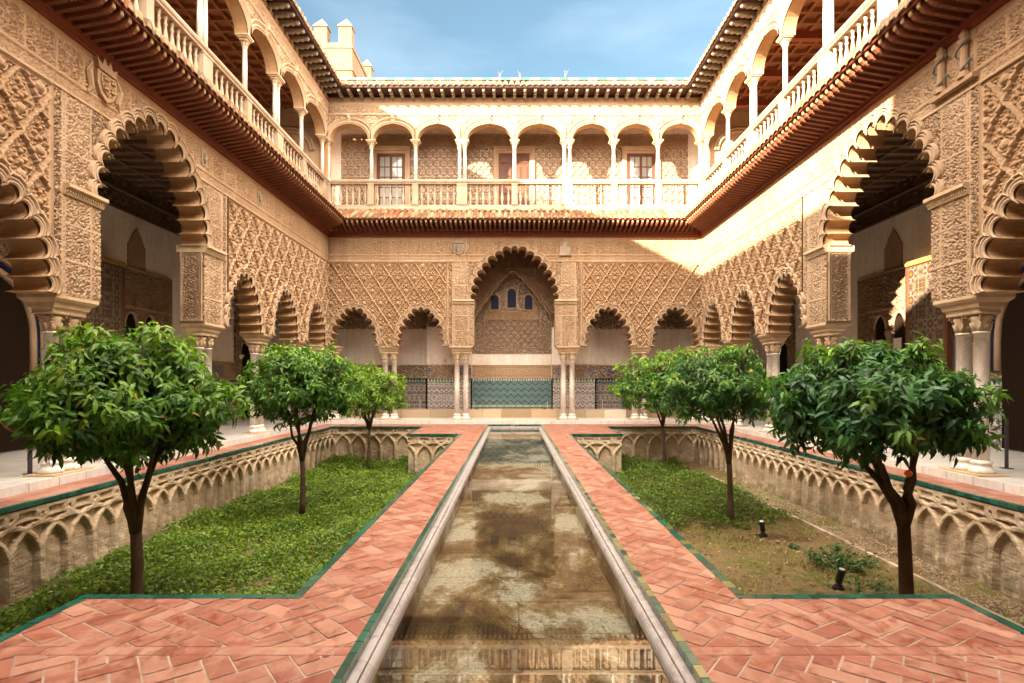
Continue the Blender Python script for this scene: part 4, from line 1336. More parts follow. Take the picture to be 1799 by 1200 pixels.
    for yy in (20.1, 18.2, 16.2, 14.1, 12.0, 9.9):
        m_ = MB(); c = X_(yy); m_.box(c - 0.09, c + 0.09, 0.35, yg2 - 0.01, 11.72, 11.94)
        if s < 0: m_.build('tie_beam', M['beam'], wng)
    xe = X_(D + 0.02)
    q = -1 if s > 0 else 1     # direction of the room from the end wall
    m_ = MB(); m_.box(min(xe, xe - q*0.3), max(xe, xe - q*0.3), 0.36, yg2 - 0.005, 8.40, 12.44); m_.build('gallery_end_wall', M['stucco_pale'], wng)
    def endpiece(mm, y0, y1, z0, z1, d0, d1):
        x0_, x1_ = sorted((xe + q*d0, xe + q*d1)); mm.box(x0_, x1_, y0, y1, z0, z1)
    m_ = MB(); endpiece(m_, 0.37, yg2 - 0.01, 12.20, 12.40, 0.002, 0.10); endpiece(m_, 0.37, yg2 - 0.01, 11.70, 11.78, 0.002, 0.06); endpiece(m_, 0.38, yg2 - 0.02, 11.80, 12.18, 0.002, 0.025)
    m_.build('cornice', M['stucco_pale'], wng)
    m_ = MB()
    for rr_, dd in ((0.98, 0.05), (0.86, 0.035)):
        m_.tube([(xe + q*dd, 1.52 - rr_*math.cos(PI*k/16), 10.75 + 0.88*rr_*math.sin(PI*k/16)) for k in range(17)], 0.06, 6)
    m_.build('end_arch', M['stucco_pale'], wng, True)
    m_ = MB(); endpiece(m_, 0.92, 2.12, 8.41, 10.72, 0.002, 0.05); m_.build('door_leaf', M['door'], wng)
    m_ = MB()
    for y0, y1, z0, z1 in ((0.80, 0.915, 8.41, 10.84), (2.125, 2.24, 8.41, 10.84), (0.916, 2.124, 10.725, 10.84)): endpiece(m_, y0, y1, z0, z1, 0.002, 0.09)
    m_.build('door_surround', M['stucco_pale'], wng)
    m_ = MB(); m_.box(*span(-2.2, -1.82), 0.02, yb2 + 0.4, 0.0, 8.0); m_.build('gallery_end_wall', M['plaster'], wng)  # unseen wall added to keep the sun out of the near end
    # the part of the wing that lies beside and behind the camera
    a, b_ = span(-1.8, 5.38)
    m_ = MB(); m_.box(a, b_, 0.0, 0.55, 4.6, 8.04)
    for q in (0.0, 0.33, 0.66): m_.box(a + q*(b_ - a), a + q*(b_ - a) + 0.5, 0.003, 0.547, 0.0, 4.598)
    m_.box(a, b_, 0.004, 0.34, 8.41, 12.86); m_.box(a, b_, -0.72, 0.40, 12.862, 12.96)
    m_.box(a, b_, 0.02, yb2, 12.97, 13.5)
    m_.build('near_wall', M['stucco'], wng)

# wing behind the camera, with the arch the camera stands in
near = thing('palace_wing', 'palace wing behind the viewer, whose tall arch opens on the end of the pool', 'palace wing', (0, 0.98, 0), R(180))
m_ = MB()
m_.prism_xz([(-W, 8.4), (-W, 0.0), (-2.5, 0.0), (-2.5, 5.2)] + [(-2.5*math.cos(PI*k/14), 5.2 + 2.0*math.sin(PI*k/14)) for k in range(1, 14)] + [(2.5, 5.2), (2.5, 0.0), (W, 0.0), (W, 8.4)], 0.0, 0.5)
m_.build('arcade_wall', M['stucco'], near)
m_ = MB(); m_.box(-W, W, -0.9, 4.4, 8.405, 8.6); m_.build('eave_boards', M['boards'], near)
m_ = MB(); m_.box(-XB, XB, 4.0, 4.4, 0.0, 8.4); m_.box(2.4, W + 3, 0.0, 0.4, 8.61, 10.9); m_.box(-W - 3, 2.398, 0.0, 0.4, 8.61, 13.0)
m_.build('upper_wall', M['stucco'], near)

# ------------------------------------------------------------------ carved emblems on the friezes
def emblem_shield(wing, x, z, k=1.0, mat=None):
    m_ = MB()
    sh = [(-0.20, 0.12), (0.20, 0.12), (0.20, -0.08), (0.13, -0.22), (0.0, -0.30), (-0.13, -0.22), (-0.20, -0.08)]
    m_.prism_xz([(x + px*k, z + pz*k) for px, pz in sh], -0.10, -0.01)
    m_.prism_xz([(x + px*k*0.72, z + pz*k*0.72) for px, pz in sh], -0.125, -0.101)
    cr_ = [(-0.17, 0.15), (0.17, 0.15), (0.21, 0.30), (0.11, 0.23), (0.06, 0.36), (0.0, 0.25), (-0.06, 0.36), (-0.11, 0.23), (-0.21, 0.30)]
    m_.prism_xz([(x + px*k, z + pz*k) for px, pz in cr_], -0.11, -0.01)
    for px, pz in ((-0.075, 0.03), (0.075, 0.03), (-0.07, -0.11), (0.07, -0.11)):
        m_.lathe([(0.01, -0.05*k), (0.05*k, -0.03*k), (0.035*k, 0.0), (0.05*k, 0.03*k), (0.01, 0.05*k)], 7, x + px*k, -0.13, z + pz*k)
    m_.box(x - 0.008*k, x + 0.008*k, -0.14, -0.126, z - 0.19*k, z + 0.085*k); m_.box(x - 0.14*k, x + 0.14*k, -0.139, -0.126, z - 0.045*k, z - 0.029*k)
    for sg in (-1, 1):
        m_.tube([(x + sg*0.26*k, -0.04, z + 0.18*k), (x + sg*0.32*k, -0.05, z), (x + sg*0.27*k, -0.05, z - 0.2*k), (x + sg*0.33*k, -0.04, z - 0.30*k)], [0.03*k, 0.055*k, 0.045*k, 0.02*k], 6)
    return m_.build('coat_of_arms', mat or M['grey_stone'], wing)
def emblem_castle(wing, x, z, k=1.0):
    m_ = MB()
    for px, w_, h0, h1 in ((-0.14, 0.07, -0.24, 0.05), (0.14, 0.07, -0.24, 0.05), (0.0, 0.09, -0.24, 0.22)):
        m_.box(x + (px - w_)*k, x + (px + w_)*k, -0.09 - abs(px)*0.1, -0.01, z + h0*k, z + h1*k)
        for q in (-1, 0, 1):
            m_.box(x + (px + q*w_*0.75 - 0.018)*k, x + (px + q*w_*0.75 + 0.018)*k, -0.10 - abs(px)*0.1, -0.012, z + h1*k - 0.002, z + (h1 + 0.06)*k)
    m_.box(x - 0.24*k, x + 0.24*k, -0.11, -0.012, z - 0.30*k, z - 0.243*k)
    m_.box(x - 0.05*k, x + 0.05*k, -0.10, -0.012, z + 0.28*k, z + 0.34*k)
    return m_.build('castle_emblem', M['grey_stone'], wing)
def emblem_pillars(wing, x, z, k=1.0):
    m_ = MB()
    m_.box(x - 0.36*k, x + 0.36*k, -0.13, -0.012, z - 0.36*k, z - 0.30*k)
    m_.box(x - 0.33*k, x + 0.33*k, -0.03, -0.012, z - 0.298*k, z + 0.34*k)
    for sg in (-1, 1):
        m_.lathe([(0.075*k, -0.295*k), (0.06*k, -0.24*k), (0.052*k, -0.22*k), (0.048*k, 0.12*k), (0.075*k, 0.16*k), (0.075*k, 0.19*k), (0.05*k, 0.20*k), (0.06*k, 0.27*k), (0.02*k, 0.33*k)], 10, x + sg*0.19*k, -0.08, z)
    o = m_.build('pillars_emblem', M['stucco'], wing)
    m_ = MB()
    for sg in (-1, 1):
        m_.tube([(x + (sg*0.19 + 0.11*math.sin(t*0.42))*k, -0.10 - 0.05*math.cos(t*0.42), z + (-0.20 + 0.021*t)*k) for t in range(20)], 0.013*k, 5)
    m_.build('ribbon', M['blue_ribbon'], o)
emblem_shield(far, -2.18, 6.92); emblem_castle(far, 1.98, 6.90)
emblem_shield(lef, wx(lef, 9.75), 6.95, 1.15, M['stucco'])
emblem_pillars(rig, wx(rig, 9.15), 6.95, 1.25)
for wng, ys in ((lef, (12.9, 15.7)), (rig, (13.5,))):
    for yy in ys:
        x = wx(wng, yy); m_ = MB()
        m_.box(x - 0.10, x + 0.10, -0.05, -0.012, 6.72, 7.10); m_.lathe([(0.02, -0.13), (0.06, -0.05), (0.045, 0.06), (0.02, 0.12)], 8, x, -0.07, 6.9)
        m_.build('plaque', M['grey_stone'], wng)

# ------------------------------------------------------------------ ground: soil, paths, floor, pool
m_ = MB(); m_.add([(-60, -40, ZS - 0.5), (60, -40, ZS - 0.5), (60, 120, ZS - 0.5), (-60, 120, ZS - 0.5)], [(0, 1, 2, 3)])
tag(m_.build('ground', M['soil']), kind='structure')
XI, XN, XG = 1.75, 3.38, 6.68          # path edge, notch edge, garden wall
YN0, YN1, YF0, YF1 = 4.27, 1.4, 17.3, 20.2
for sx in (-1, 1):
    nx, ny = 130, 420
    X, Y = np.meshgrid(np.linspace(sx*1.6, sx*6.8, nx), np.linspace(1.2, 20.4, ny))
    Z = ZS + 0.02*np.sin(X*3.1 + Y*1.7) + 0.015*np.sin(X*7.3 - Y*5.1) + 0.010*RNG.standard_normal(X.shape)
    idx = np.arange(nx*ny).reshape(ny, nx)
    F = np.stack([idx[:-1, :-1], idx[:-1, 1:], idx[1:, 1:], idx[1:, :-1]], -1).reshape(-1, 4)
    tag(mk('soil', np.stack([X, Y, Z], -1).reshape(-1, 3), F, M['soil'], None, True), kind='structure')

def clip_poly(poly, x0, x1, y0, y1):
    for ax, lim, sg in ((0, x0, 1), (0, x1, -1), (1, y0, 1), (1, y1, -1)):
        out = []
        for i in range(len(poly)):
            a, b_ = poly[i - 1], poly[i]
            da, db = sg*(a[ax] - lim), sg*(b_[ax] - lim)
            if da >= 0 and db < 0 or da < 0 and db >= 0:
                t = da/(da - db); out.append((a[0] + t*(b_[0] - a[0]), a[1] + t*(b_[1] - a[1])))
            if db >= 0: out.append(b_)
        poly = out
        if len(poly) < 3: return []
    return poly

pav = MB(); bed = MB()
prr = random.Random(3)
def brick_col():
    t = prr.random()
    base = [(0.31, 0.125, 0.086), (0.35, 0.155, 0.108), (0.28, 0.10, 0.067), (0.40, 0.20, 0.145), (0.33, 0.13, 0.09)][int(t*5)]
    k = 0.9 + 0.2*prr.random()
    return tuple(c*k for c in base)
def herring(x0, x1, y0, y1, ang=45.0, lw=0.30, bw=0.15, z=0.0):
    bed.box(x0, x1, y0, y1, z - 0.14, z - 0.0045)
    ca, sa = math.cos(R(ang)), math.sin(R(ang))
    cx, cy = (x0 + x1)/2, (y0 + y1)/2
    rad = math.hypot(x1 - x0, y1 - y0)/2 + lw
    n = int(rad/bw) + 3
    g = 0.0065
    for i in range(-n, n + 1):
        for j in range(-n, n + 1):
            # herringbone: horizontals and verticals staggered along the diagonal
            for (u0, v0, uw, vw) in ((i*bw, j*bw, lw, bw), (i*bw, j*bw, bw, lw)):
                k = (i - j) % 4
                if uw > vw and k != 0: continue
                if vw > uw and k != 3: continue
                jt = 0.0015
                q = [(u0 + g + prr.uniform(-jt, jt), v0 + g + prr.uniform(-jt, jt)), (u0 + uw - g + prr.uniform(-jt, jt), v0 + g + prr.uniform(-jt, jt)),
                     (u0 + uw - g + prr.uniform(-jt, jt), v0 + vw - g + prr.uniform(-jt, jt)), (u0 + g + prr.uniform(-jt, jt), v0 + vw - g + prr.uniform(-jt, jt))]
                q = [(cx + u*ca - v*sa, cy + u*sa + v*ca) for u, v in q]
                if max(p[0] for p in q) < x0 or min(p[0] for p in q) > x1 or max(p[1] for p in q) < y0 or min(p[1] for p in q) > y1: continue
                c = clip_poly(q, x0, x1, y0, y1)
                if len(c) < 3: continue
                dz = prr.uniform(-0.0012, 0.0012)
                tx, ty = prr.uniform(-0.008, 0.008), prr.uniform(-0.008, 0.008); mx0, my0 = c[0]
                pav.add([(px, py, z + dz + tx*(px - mx0) + ty*(py - my0)) for px, py in c], [tuple(range(len(c)))], brick_col())
def coursed(x0, x1, y0, y1, lw=0.28, bw=0.24, z=0.0, along='y'):
    bed.box(x0, x1, y0, y1, z - 0.14, z - 0.0045)
    g = 0.004
    u0, u1, v0, v1 = (y0, y1, x0, x1) if along == 'y' else (x0, x1, y0, y1)
    nv = max(1, round((v1 - v0)/bw)); r = 0
    for j in range(nv):
        u = u0 - (lw/2 if j % 2 else 0)
        while u < u1:
            a, b_ = max(u, u0) + g, min(u + lw, u1) - g
            if b_ - a > 0.02:
                c0, c1 = v0 + j*(v1 - v0)/nv + g, v0 + (j + 1)*(v1 - v0)/nv - g
                q = [(a, c0), (b_, c0), (b_, c1), (a, c1)]
                if along == 'y': q = [(p[1], p[0]) for p in q][::-1]
                pav.add([(px, py, z) for px, py in q], [(0, 1, 2, 3)], brick_col())
            u += lw
EW = 0.075       # width of the green edging
for sx in (-1, 1):
    def rx(a, b_): return sorted((sx*a, sx*b_))
    herring(*rx(1.05, XI - EW), 3.44, 21.05, 47*sx, 0.30, 0.15)
    herring(*rx(XI - EW, XN - EW), 3.44, YN0 - EW, 30*sx, 0.29, 0.145)
    coursed(*rx(1.05, XN - EW), 3.33, 3.44, 0.36, 0.11, along='x')
    herring(*rx(1.05, XN - EW), 0.6, 3.33, -38*sx, 0.29, 0.145)
    herring(*rx(XN - EW, XG + 0.64), 0.6, YN1 - EW, 30*sx, 0.29, 0.145)
    herring(*rx(XI - EW, XN - EW), YF0 + EW, 21.05, 47*sx, 0.30, 0.15)
    herring(*rx(XN - EW, XG + 0.05), YF1 + EW, 21.05, 47*sx, 0.30, 0.15)
    coursed(*rx(XG + EW, 7.32), YN1 - EW, YF1 + EW, 0.34, 0.28)
    herring(*rx(XG + 0.05, 7.32), YF1 + EW, 21.34, 47*sx, 0.30, 0.15)
herring(-XG - 0.05, XG + 0.05, 21.13, 21.34, 45, 0.30, 0.15)
for sx in (-1, 1): coursed(*sorted((sx*1.05, sx*(XG + 0.05))), 21.05, 21.13, 0.3, 0.08, along='x')
po = mk('path', np.array(pav.v, dtype=np.float32), pav.f, M['terracotta'], None, False, np.array(pav.c, dtype=np.float32)); tag(po, kind='structure')
tag(bed.build('path_bed', M['mortar']), kind='structure')

# green glazed edging
ed = MB(); err = random.Random(8)
def edge_run(ax, c0, c1, a, b_, z=0.004, h=0.065, lo=0.13):
    """row of glazed tiles from a to b along axis ax ('x' or 'y'), occupying c0..c1 across"""
    n = max(1, int(round((b_ - a)/0.145))); l_ = (b_ - a)/n
    for k in range(n):
        u0, u1 = a + k*l_ + 0.003, a + (k + 1)*l_ - 0.003
        t = err.random(); kk = 0.6 + 0.7*t
        c = (0.020*kk, 0.098*kk, 0.072*kk)
        if err.random() < lo: c = (0.20*kk, 0.20*kk, 0.095*kk)
        dz = err.uniform(-0.0015, 0.0015)
        if ax == 'y': ed.box(c0, c1, u0, u1, z - h, z + dz, c)
        else: ed.box(u0, u1, c0, c1, z - h, z + dz, c)
for sx in (-1, 1):
    def rx(a, b_): return sorted((sx*a, sx*b_))
    edge_run('y', *rx(XI - EW, XI), YN0 - 0.0, YF0, lo=0.01 if sx < 0 else 0.25)
    edge_run('y', *rx(1.0, 1.05), 0.6, 21.05, lo=0.01 if sx < 0 else 0.55)
    edge_run('x', YN0 - EW, YN0, *rx(XI - EW, XN), lo=0.0)
    edge_run('y', *rx(XN - EW, XN), YN1 - EW, YN0 - EW, lo=0.0)
    edge_run('x', YN1 - EW, YN1, *rx(XN, XG + EW), lo=0.0)
    edge_run('y', *rx(XG, XG + EW), YN1, YF1, lo=0.0)
    edge_run('x', YF1, YF1 + EW, *rx(XN - EW, XG + EW), lo=0.0)
    edge_run('y', *rx(XN - EW, XN), YF0 + EW, YF1, lo=0.0)
    edge_run('x', YF0, YF0 + EW, *rx(XI - EW, XN), lo=0.0)
edge_run('x', 21.05, 21.13, -1.05, 1.05, lo=0.05)
tag(mk('kerb', np.array(ed.v, dtype=np.float32), ed.f, M['green_tile'], None, False, np.array(ed.c, dtype=np.float32)), kind='structure')

# marble ledge and roll round the pool
lg = MB()
for sx in (-1, 1):
    for prof in ([(1.002, -0.30), (1.002, -0.060), (0.947, -0.066), (0.945, -0.30)],
                 [(0.943, -0.145), (0.943, -0.080), (0.934, -0.076), (0.922, -0.078), (0.909, -0.088), (0.899, -0.106), (0.894, -0.145), (0.94, -0.145)]):
        y = 0.6
        while y < 20.9:
            l_ = min(1.35 + 0.5*err.random(), 20.95 - y)
            vs = [(sx*px, y + 0.002, pz) for px, pz in prof] + [(sx*px, y + l_ - 0.002, pz) for px, pz in prof]
            n = len(prof)
            lg.add(vs, [(i, (i+1) % n, (i+1) % n + n, i + n) for i in range(n)] + [tuple(range(n)), tuple(range(2*n - 1, n - 1, -1))])
            y += l_
lg.box(-0.985, 0.985, 20.95, 21.05, -0.30, -0.064); lg.box(-0.846, 0.846, 20.86, 20.948, -0.32, -0.085)
tag(lg.build('pool_curb', marble_mat('curb_marble', (0.43, 0.405, 0.41), (0.31, 0.28, 0.285), 0.28)), kind='structure')
m_ = MB(); m_.box(-1.05, 1.05, 0.6, 21.1, -0.62, -0.33); m_.box(-1.0, -0.893, 0.6, 21.0, -0.329, -0.147); m_.box(0.893, 1.0, 0.6, 21.0, -0.329, -0.147)
tag(m_.build('pool', M['pool']), kind='structure')
m_ = MB(); m_.add([(-0.9, 0.6, -0.135), (0.9, 0.6, -0.135), (0.9, 20.87, -0.135), (-0.9, 20.87, -0.135)], [(0, 1, 2, 3)])
tag(m_.build('water', M['water']), kind='structure')

# marble walks
fl = MB()
fl.box(-XB, -7.32, -2, YB + 0.2, -0.2, ZF); fl.box(7.32, XB, -2, YB + 0.2, -0.2, ZF); fl.box(-7.318, 7.318, 21.34, YB + 0.2, -0.2, ZF - 0.001)
fl.box(-7.318, 7.318, -3, 0.6, -0.2, -0.002)
tag(fl.build('floor', M['floor']), kind='structure')

# ------------------------------------------------------------------ sunken garden walls with interlaced blind arches
def h_garden(p=0.485, top=0.0, seed=0):
    def f(x, z):
        d = top - z
        k = np.floor(x/p); fx = x - k*p
        ax = np.minimum(fx, p - fx)                   # distance to the nearest pier
        zs = top - 0.80
        pier = 1 - sst(0.044, 0.054, ax)
        ring = np.zeros(x.shape)
        rad = p*1.0
        for q in (-1, 0, 1, 2):
            cx = (k + q)*p
            rr = np.hypot(x - cx, (z - zs)*0.98)
            ring = np.maximum(ring, (1 - sst(0.034, 0.044, np.abs(rr - (rad - 0.01)))) * (z >= zs))
        h = np.where(z < zs, pier, ring)
        # block with a hole over every pier, shallow recess between
        top_z = (d < 0.27) & (d > 0.10)
        blk = (ax < 0.115)
        hole = np.hypot(ax, d - 0.19) < 0.018
        h = np.where(top_z, np.where(blk, 1.0, np.where((d > 0.14) & (d < 0.22), 0.55, np.maximum(h, 0.8))), h)
        h = np.where(top_z & hole, -0.5, h)
        h = np.where(d <= 0.14, 1.0, h)
        H = 0.085*h
        H = H + 0.004*np.sin(31*x + 17*z) * np.sin(23*z - 11*x) + 0.003*RNG.standard_normal(x.shape)
        course = np.abs(np.modf(z/0.055 + 40)[0] - 0.5)
        H = H - 0.005*(course > 0.42)*(d > 0.3)
        H = H + 0.03*sst(0.95, 1.2, d)*(hash1(np.floor(x/0.35), seed) - 0.3)
        return H
    return f
def garden_wall_mat():
    m = NT('garden_wall')
    a = m.noise(1.6, 7, 0.65, m.rnd)
    c = m.ramp(a, [(0.3, (0.46, 0.335, 0.225)), (0.5, (0.60, 0.47, 0.34)), (0.7, (0.68, 0.57, 0.44))])
    c = m.mix(0.4, c, m.ramp(m.noise(28, 5, 0.65, m.rnd), [(0.3, (0.5, 0.45, 0.4)), (0.65, (1, 1, 1))]), 'MULTIPLY')
    # rising damp and lichen at the foot of the wall
    sp = m.n('ShaderNodeSeparateXYZ'); m.l(m.obj, sp.inputs[0])
    mr = m.n('ShaderNodeMapRange'); m.l(sp.outputs[2], mr.inputs[0])
    mr.inputs[1].default_value = -0.55; mr.inputs[2].default_value = -1.15; mr.inputs[3].default_value = 0.0; mr.inputs[4].default_value = 0.75
    nz = m.noise(4.0, 7, 0.7, m.rnd)
    mu = m.n('ShaderNodeMath', operation='MULTIPLY'); m.l(mr.outputs[0], mu.inputs[0]); m.l(m.ramp(nz, [(0.36, (0, 0, 0)), (0.56, (1, 1, 1))]), mu.inputs[1])
    c = m.mix(mu.outputs[0], c, (0.15, 0.125, 0.075))
    m.col(c); m.rough(0.92); m.spec(0.15)
    m.nrm(m.bump(m.noise(34, 5, 0.65, m.rnd), 0.9, 0.012))
    return m.m
M['gwall'] = garden_wall_mat()
GW = {}
for nm, sx, lab in (('garden_wall', -1, 'long sunken garden wall with interlaced blind arches along the left bed'),
                    ('garden_wall', 1, 'long sunken garden wall with damp stained blind arches along the right bed')):
    t = thing(nm, lab, 'garden wall', (sx*XG, 0, 0))
    V, F = relief(YN1, YF1 + 0.14, ZS - 0.1, -0.085, 0.0165, h_garden(), None, 0.0)
    V = rot_panel(V, '+x' if sx < 0 else '-x', 0.0)
    V[:, 0] += sx*0.10
    mk('blind_arcade', V, F, M['gwall'], t, False)
    m_ = MB(); a, b_ = sorted((sx*0.108, sx*0.55)); m_.box(a, b_, YN1, YF1, ZS - 0.1, -0.146); m_.build('masonry', M['gwall'], t)
for sx, lab in ((-1, 'far end wall of the left sunken bed, with blind arches'), (1, 'far end wall of the right sunken bed, with blind arches')):
    t = thing('garden_wall', lab, 'garden wall', (0, YF1, 0))
    a, b_ = sorted((sx*XN, sx*(XG + 0.13)))
    V, F = relief(a, b_, ZS - 0.1, -0.085, 0.02, h_garden(0.55), None, 0.12)
    mk('blind_arcade', V, F, M['gwall'], t, False)
    m_ = MB(); m_.box(a, b_, 0.13, 0.5, ZS - 0.1, -0.146); m_.build('masonry', M['gwall'], t)
for sx, lab in ((-1, 'short blind arched wall under the paved step at the far left of the path'), (1, 'short blind arched wall under the paved step at the far right of the path')):
    t = thing('garden_wall', lab, 'garden wall', (0, YF0, 0))
    a, b_ = sorted((sx*(XI - 0.05), sx*XN))
    V, F = relief(a, b_, ZS - 0.1, -0.085, 0.018, h_garden(0.52), None, 0.12)
    mk('blind_arcade', V, F, M['gwall'], t, False)
    m_ = MB(); m_.box(a, b_, 0.13, YF1 - YF0 + 0.3, ZS - 0.1, -0.146); m_.build('masonry', M['gwall'], t)
for sx, lab in ((-1, 'plain retaining wall carrying the left path and pool edge'), (1, 'plain retaining wall carrying the right path and pool edge')):
    t = thing('garden_wall', lab, 'garden wall', (0, 0, 0))
    m_ = MB(); a, b_ = sorted((sx*1.06, sx*(XI - 0.01))); m_.box(a, b_, 0.6, YF0 + 0.05, ZS - 0.1, -0.146)
    a, b_ = sorted((sx*(XI - 0.008), sx*(XN - 0.01))); m_.box(a, b_, 0.6, YN0 - 0.01, ZS - 0.1, -0.146)
    a, b_ = sorted((sx*(XN - 0.008), sx*(XG + 0.6))); m_.box(a, b_, 0.6, YN1 - 0.01, ZS - 0.1, -0.146)
    m_.build('masonry', M['gwall'], t)

# kerb and pebbles at the foot of the right wall
m_ = MB(); y = 1.6; 
while y < 17:
    l_ = 0.6 + 0.3*err.random(); o_ = err.uniform(-0.01, 0.01)
    m_.box(5.92 + o_, 5.99 + o_, y, y + l_ - 0.01, ZS - 0.05, ZS + 0.055 + err.uniform(-0.01, 0.01)); y += l_
tag(m_.build('kerb', M['gwall']), kind='structure')
n = 5000
P = np.stack([6.0 + 0.62*RNG.random(n), 1.6 + 14.5*RNG.random(n), ZS + 0.012 + 0.015*RNG.random(n)], -1)
tet = np.array([(1, 0, 0), (-0.5, 0.87, 0), (-0.5, -0.87, 0), (0, 0, 0.8)])
sc_ = 0.008 + 0.014*RNG.random(n)
ang = 2*PI*RNG.random(n)
ca, sa = np.cos(ang), np.sin(ang)
T = np.stack([tet[None, :, 0]*ca[:, None] - tet[None, :, 1]*sa[:, None], tet[None, :, 0]*sa[:, None] + tet[None, :, 1]*ca[:, None], np.broadcast_to(tet[None, :, 2], (n, 4))], -1)
V = (P[:, None, :] + T*sc_[:, None, None]).reshape(-1, 3)
F = (np.array([(0, 1, 3), (1, 2, 3), (2, 0, 3)])[None] + 4*np.arange(n)[:, None, None]).reshape(-1, 3)
tag(mk('gravel', V, F, M['pebble']), 'pale gravel strip at the foot of the right garden wall', 'gravel', kind='stuff')

# ------------------------------------------------------------------ leaves
def leaf_cloud(P, Dv, Nv, Ln, Wd, col, bend=0.35, segs=3):
    """one folded, drooping leaf at each point P along Dv; returns V, F, C"""
    n = len(P)
    Dv = Dv/np.linalg.norm(Dv, axis=1, keepdims=True)
    Sv = np.cross(Dv, Nv); Sv /= (np.linalg.norm(Sv, axis=1, keepdims=True) + 1e-9)
    Nv = np.cross(Sv, Dv)
    ts = np.linspace(0, 1, segs + 1)
    wd = np.array([0.18, 0.95, 0.80, 0.04]) if segs == 3 else np.array([0.25, 1.0, 0.06])
    V = np.empty((n, (segs + 1)*3, 3)); 
    for i, t in enumerate(ts):
        c = P + Dv*(Ln*t)[:, None] - Nv*(bend*Ln*t*t)[:, None] - np.array((0, 0, 1.0))*(0.25*bend*Ln*t*t)[:, None]
        hw = (Wd*wd[i]*0.5)[:, None]
        V[:, i*3 + 0] = c - Sv*hw + Nv*hw*0.35
        V[:, i*3 + 1] = c
        V[:, i*3 + 2] = c + Sv*hw + Nv*hw*0.35
    f = []
    for i in range(segs):
        for q in (0, 1):
            a = i*3 + q; f.append((a, a + 1, a + 4, a + 3))
    F = (np.array(f)[None] + ((segs + 1)*3*np.arange(n))[:, None, None]).reshape(-1, 4)
    C = np.repeat(col[:, None, :], (segs + 1)*3, 1).reshape(-1, 3)
    return V.reshape(-1, 3), F, C

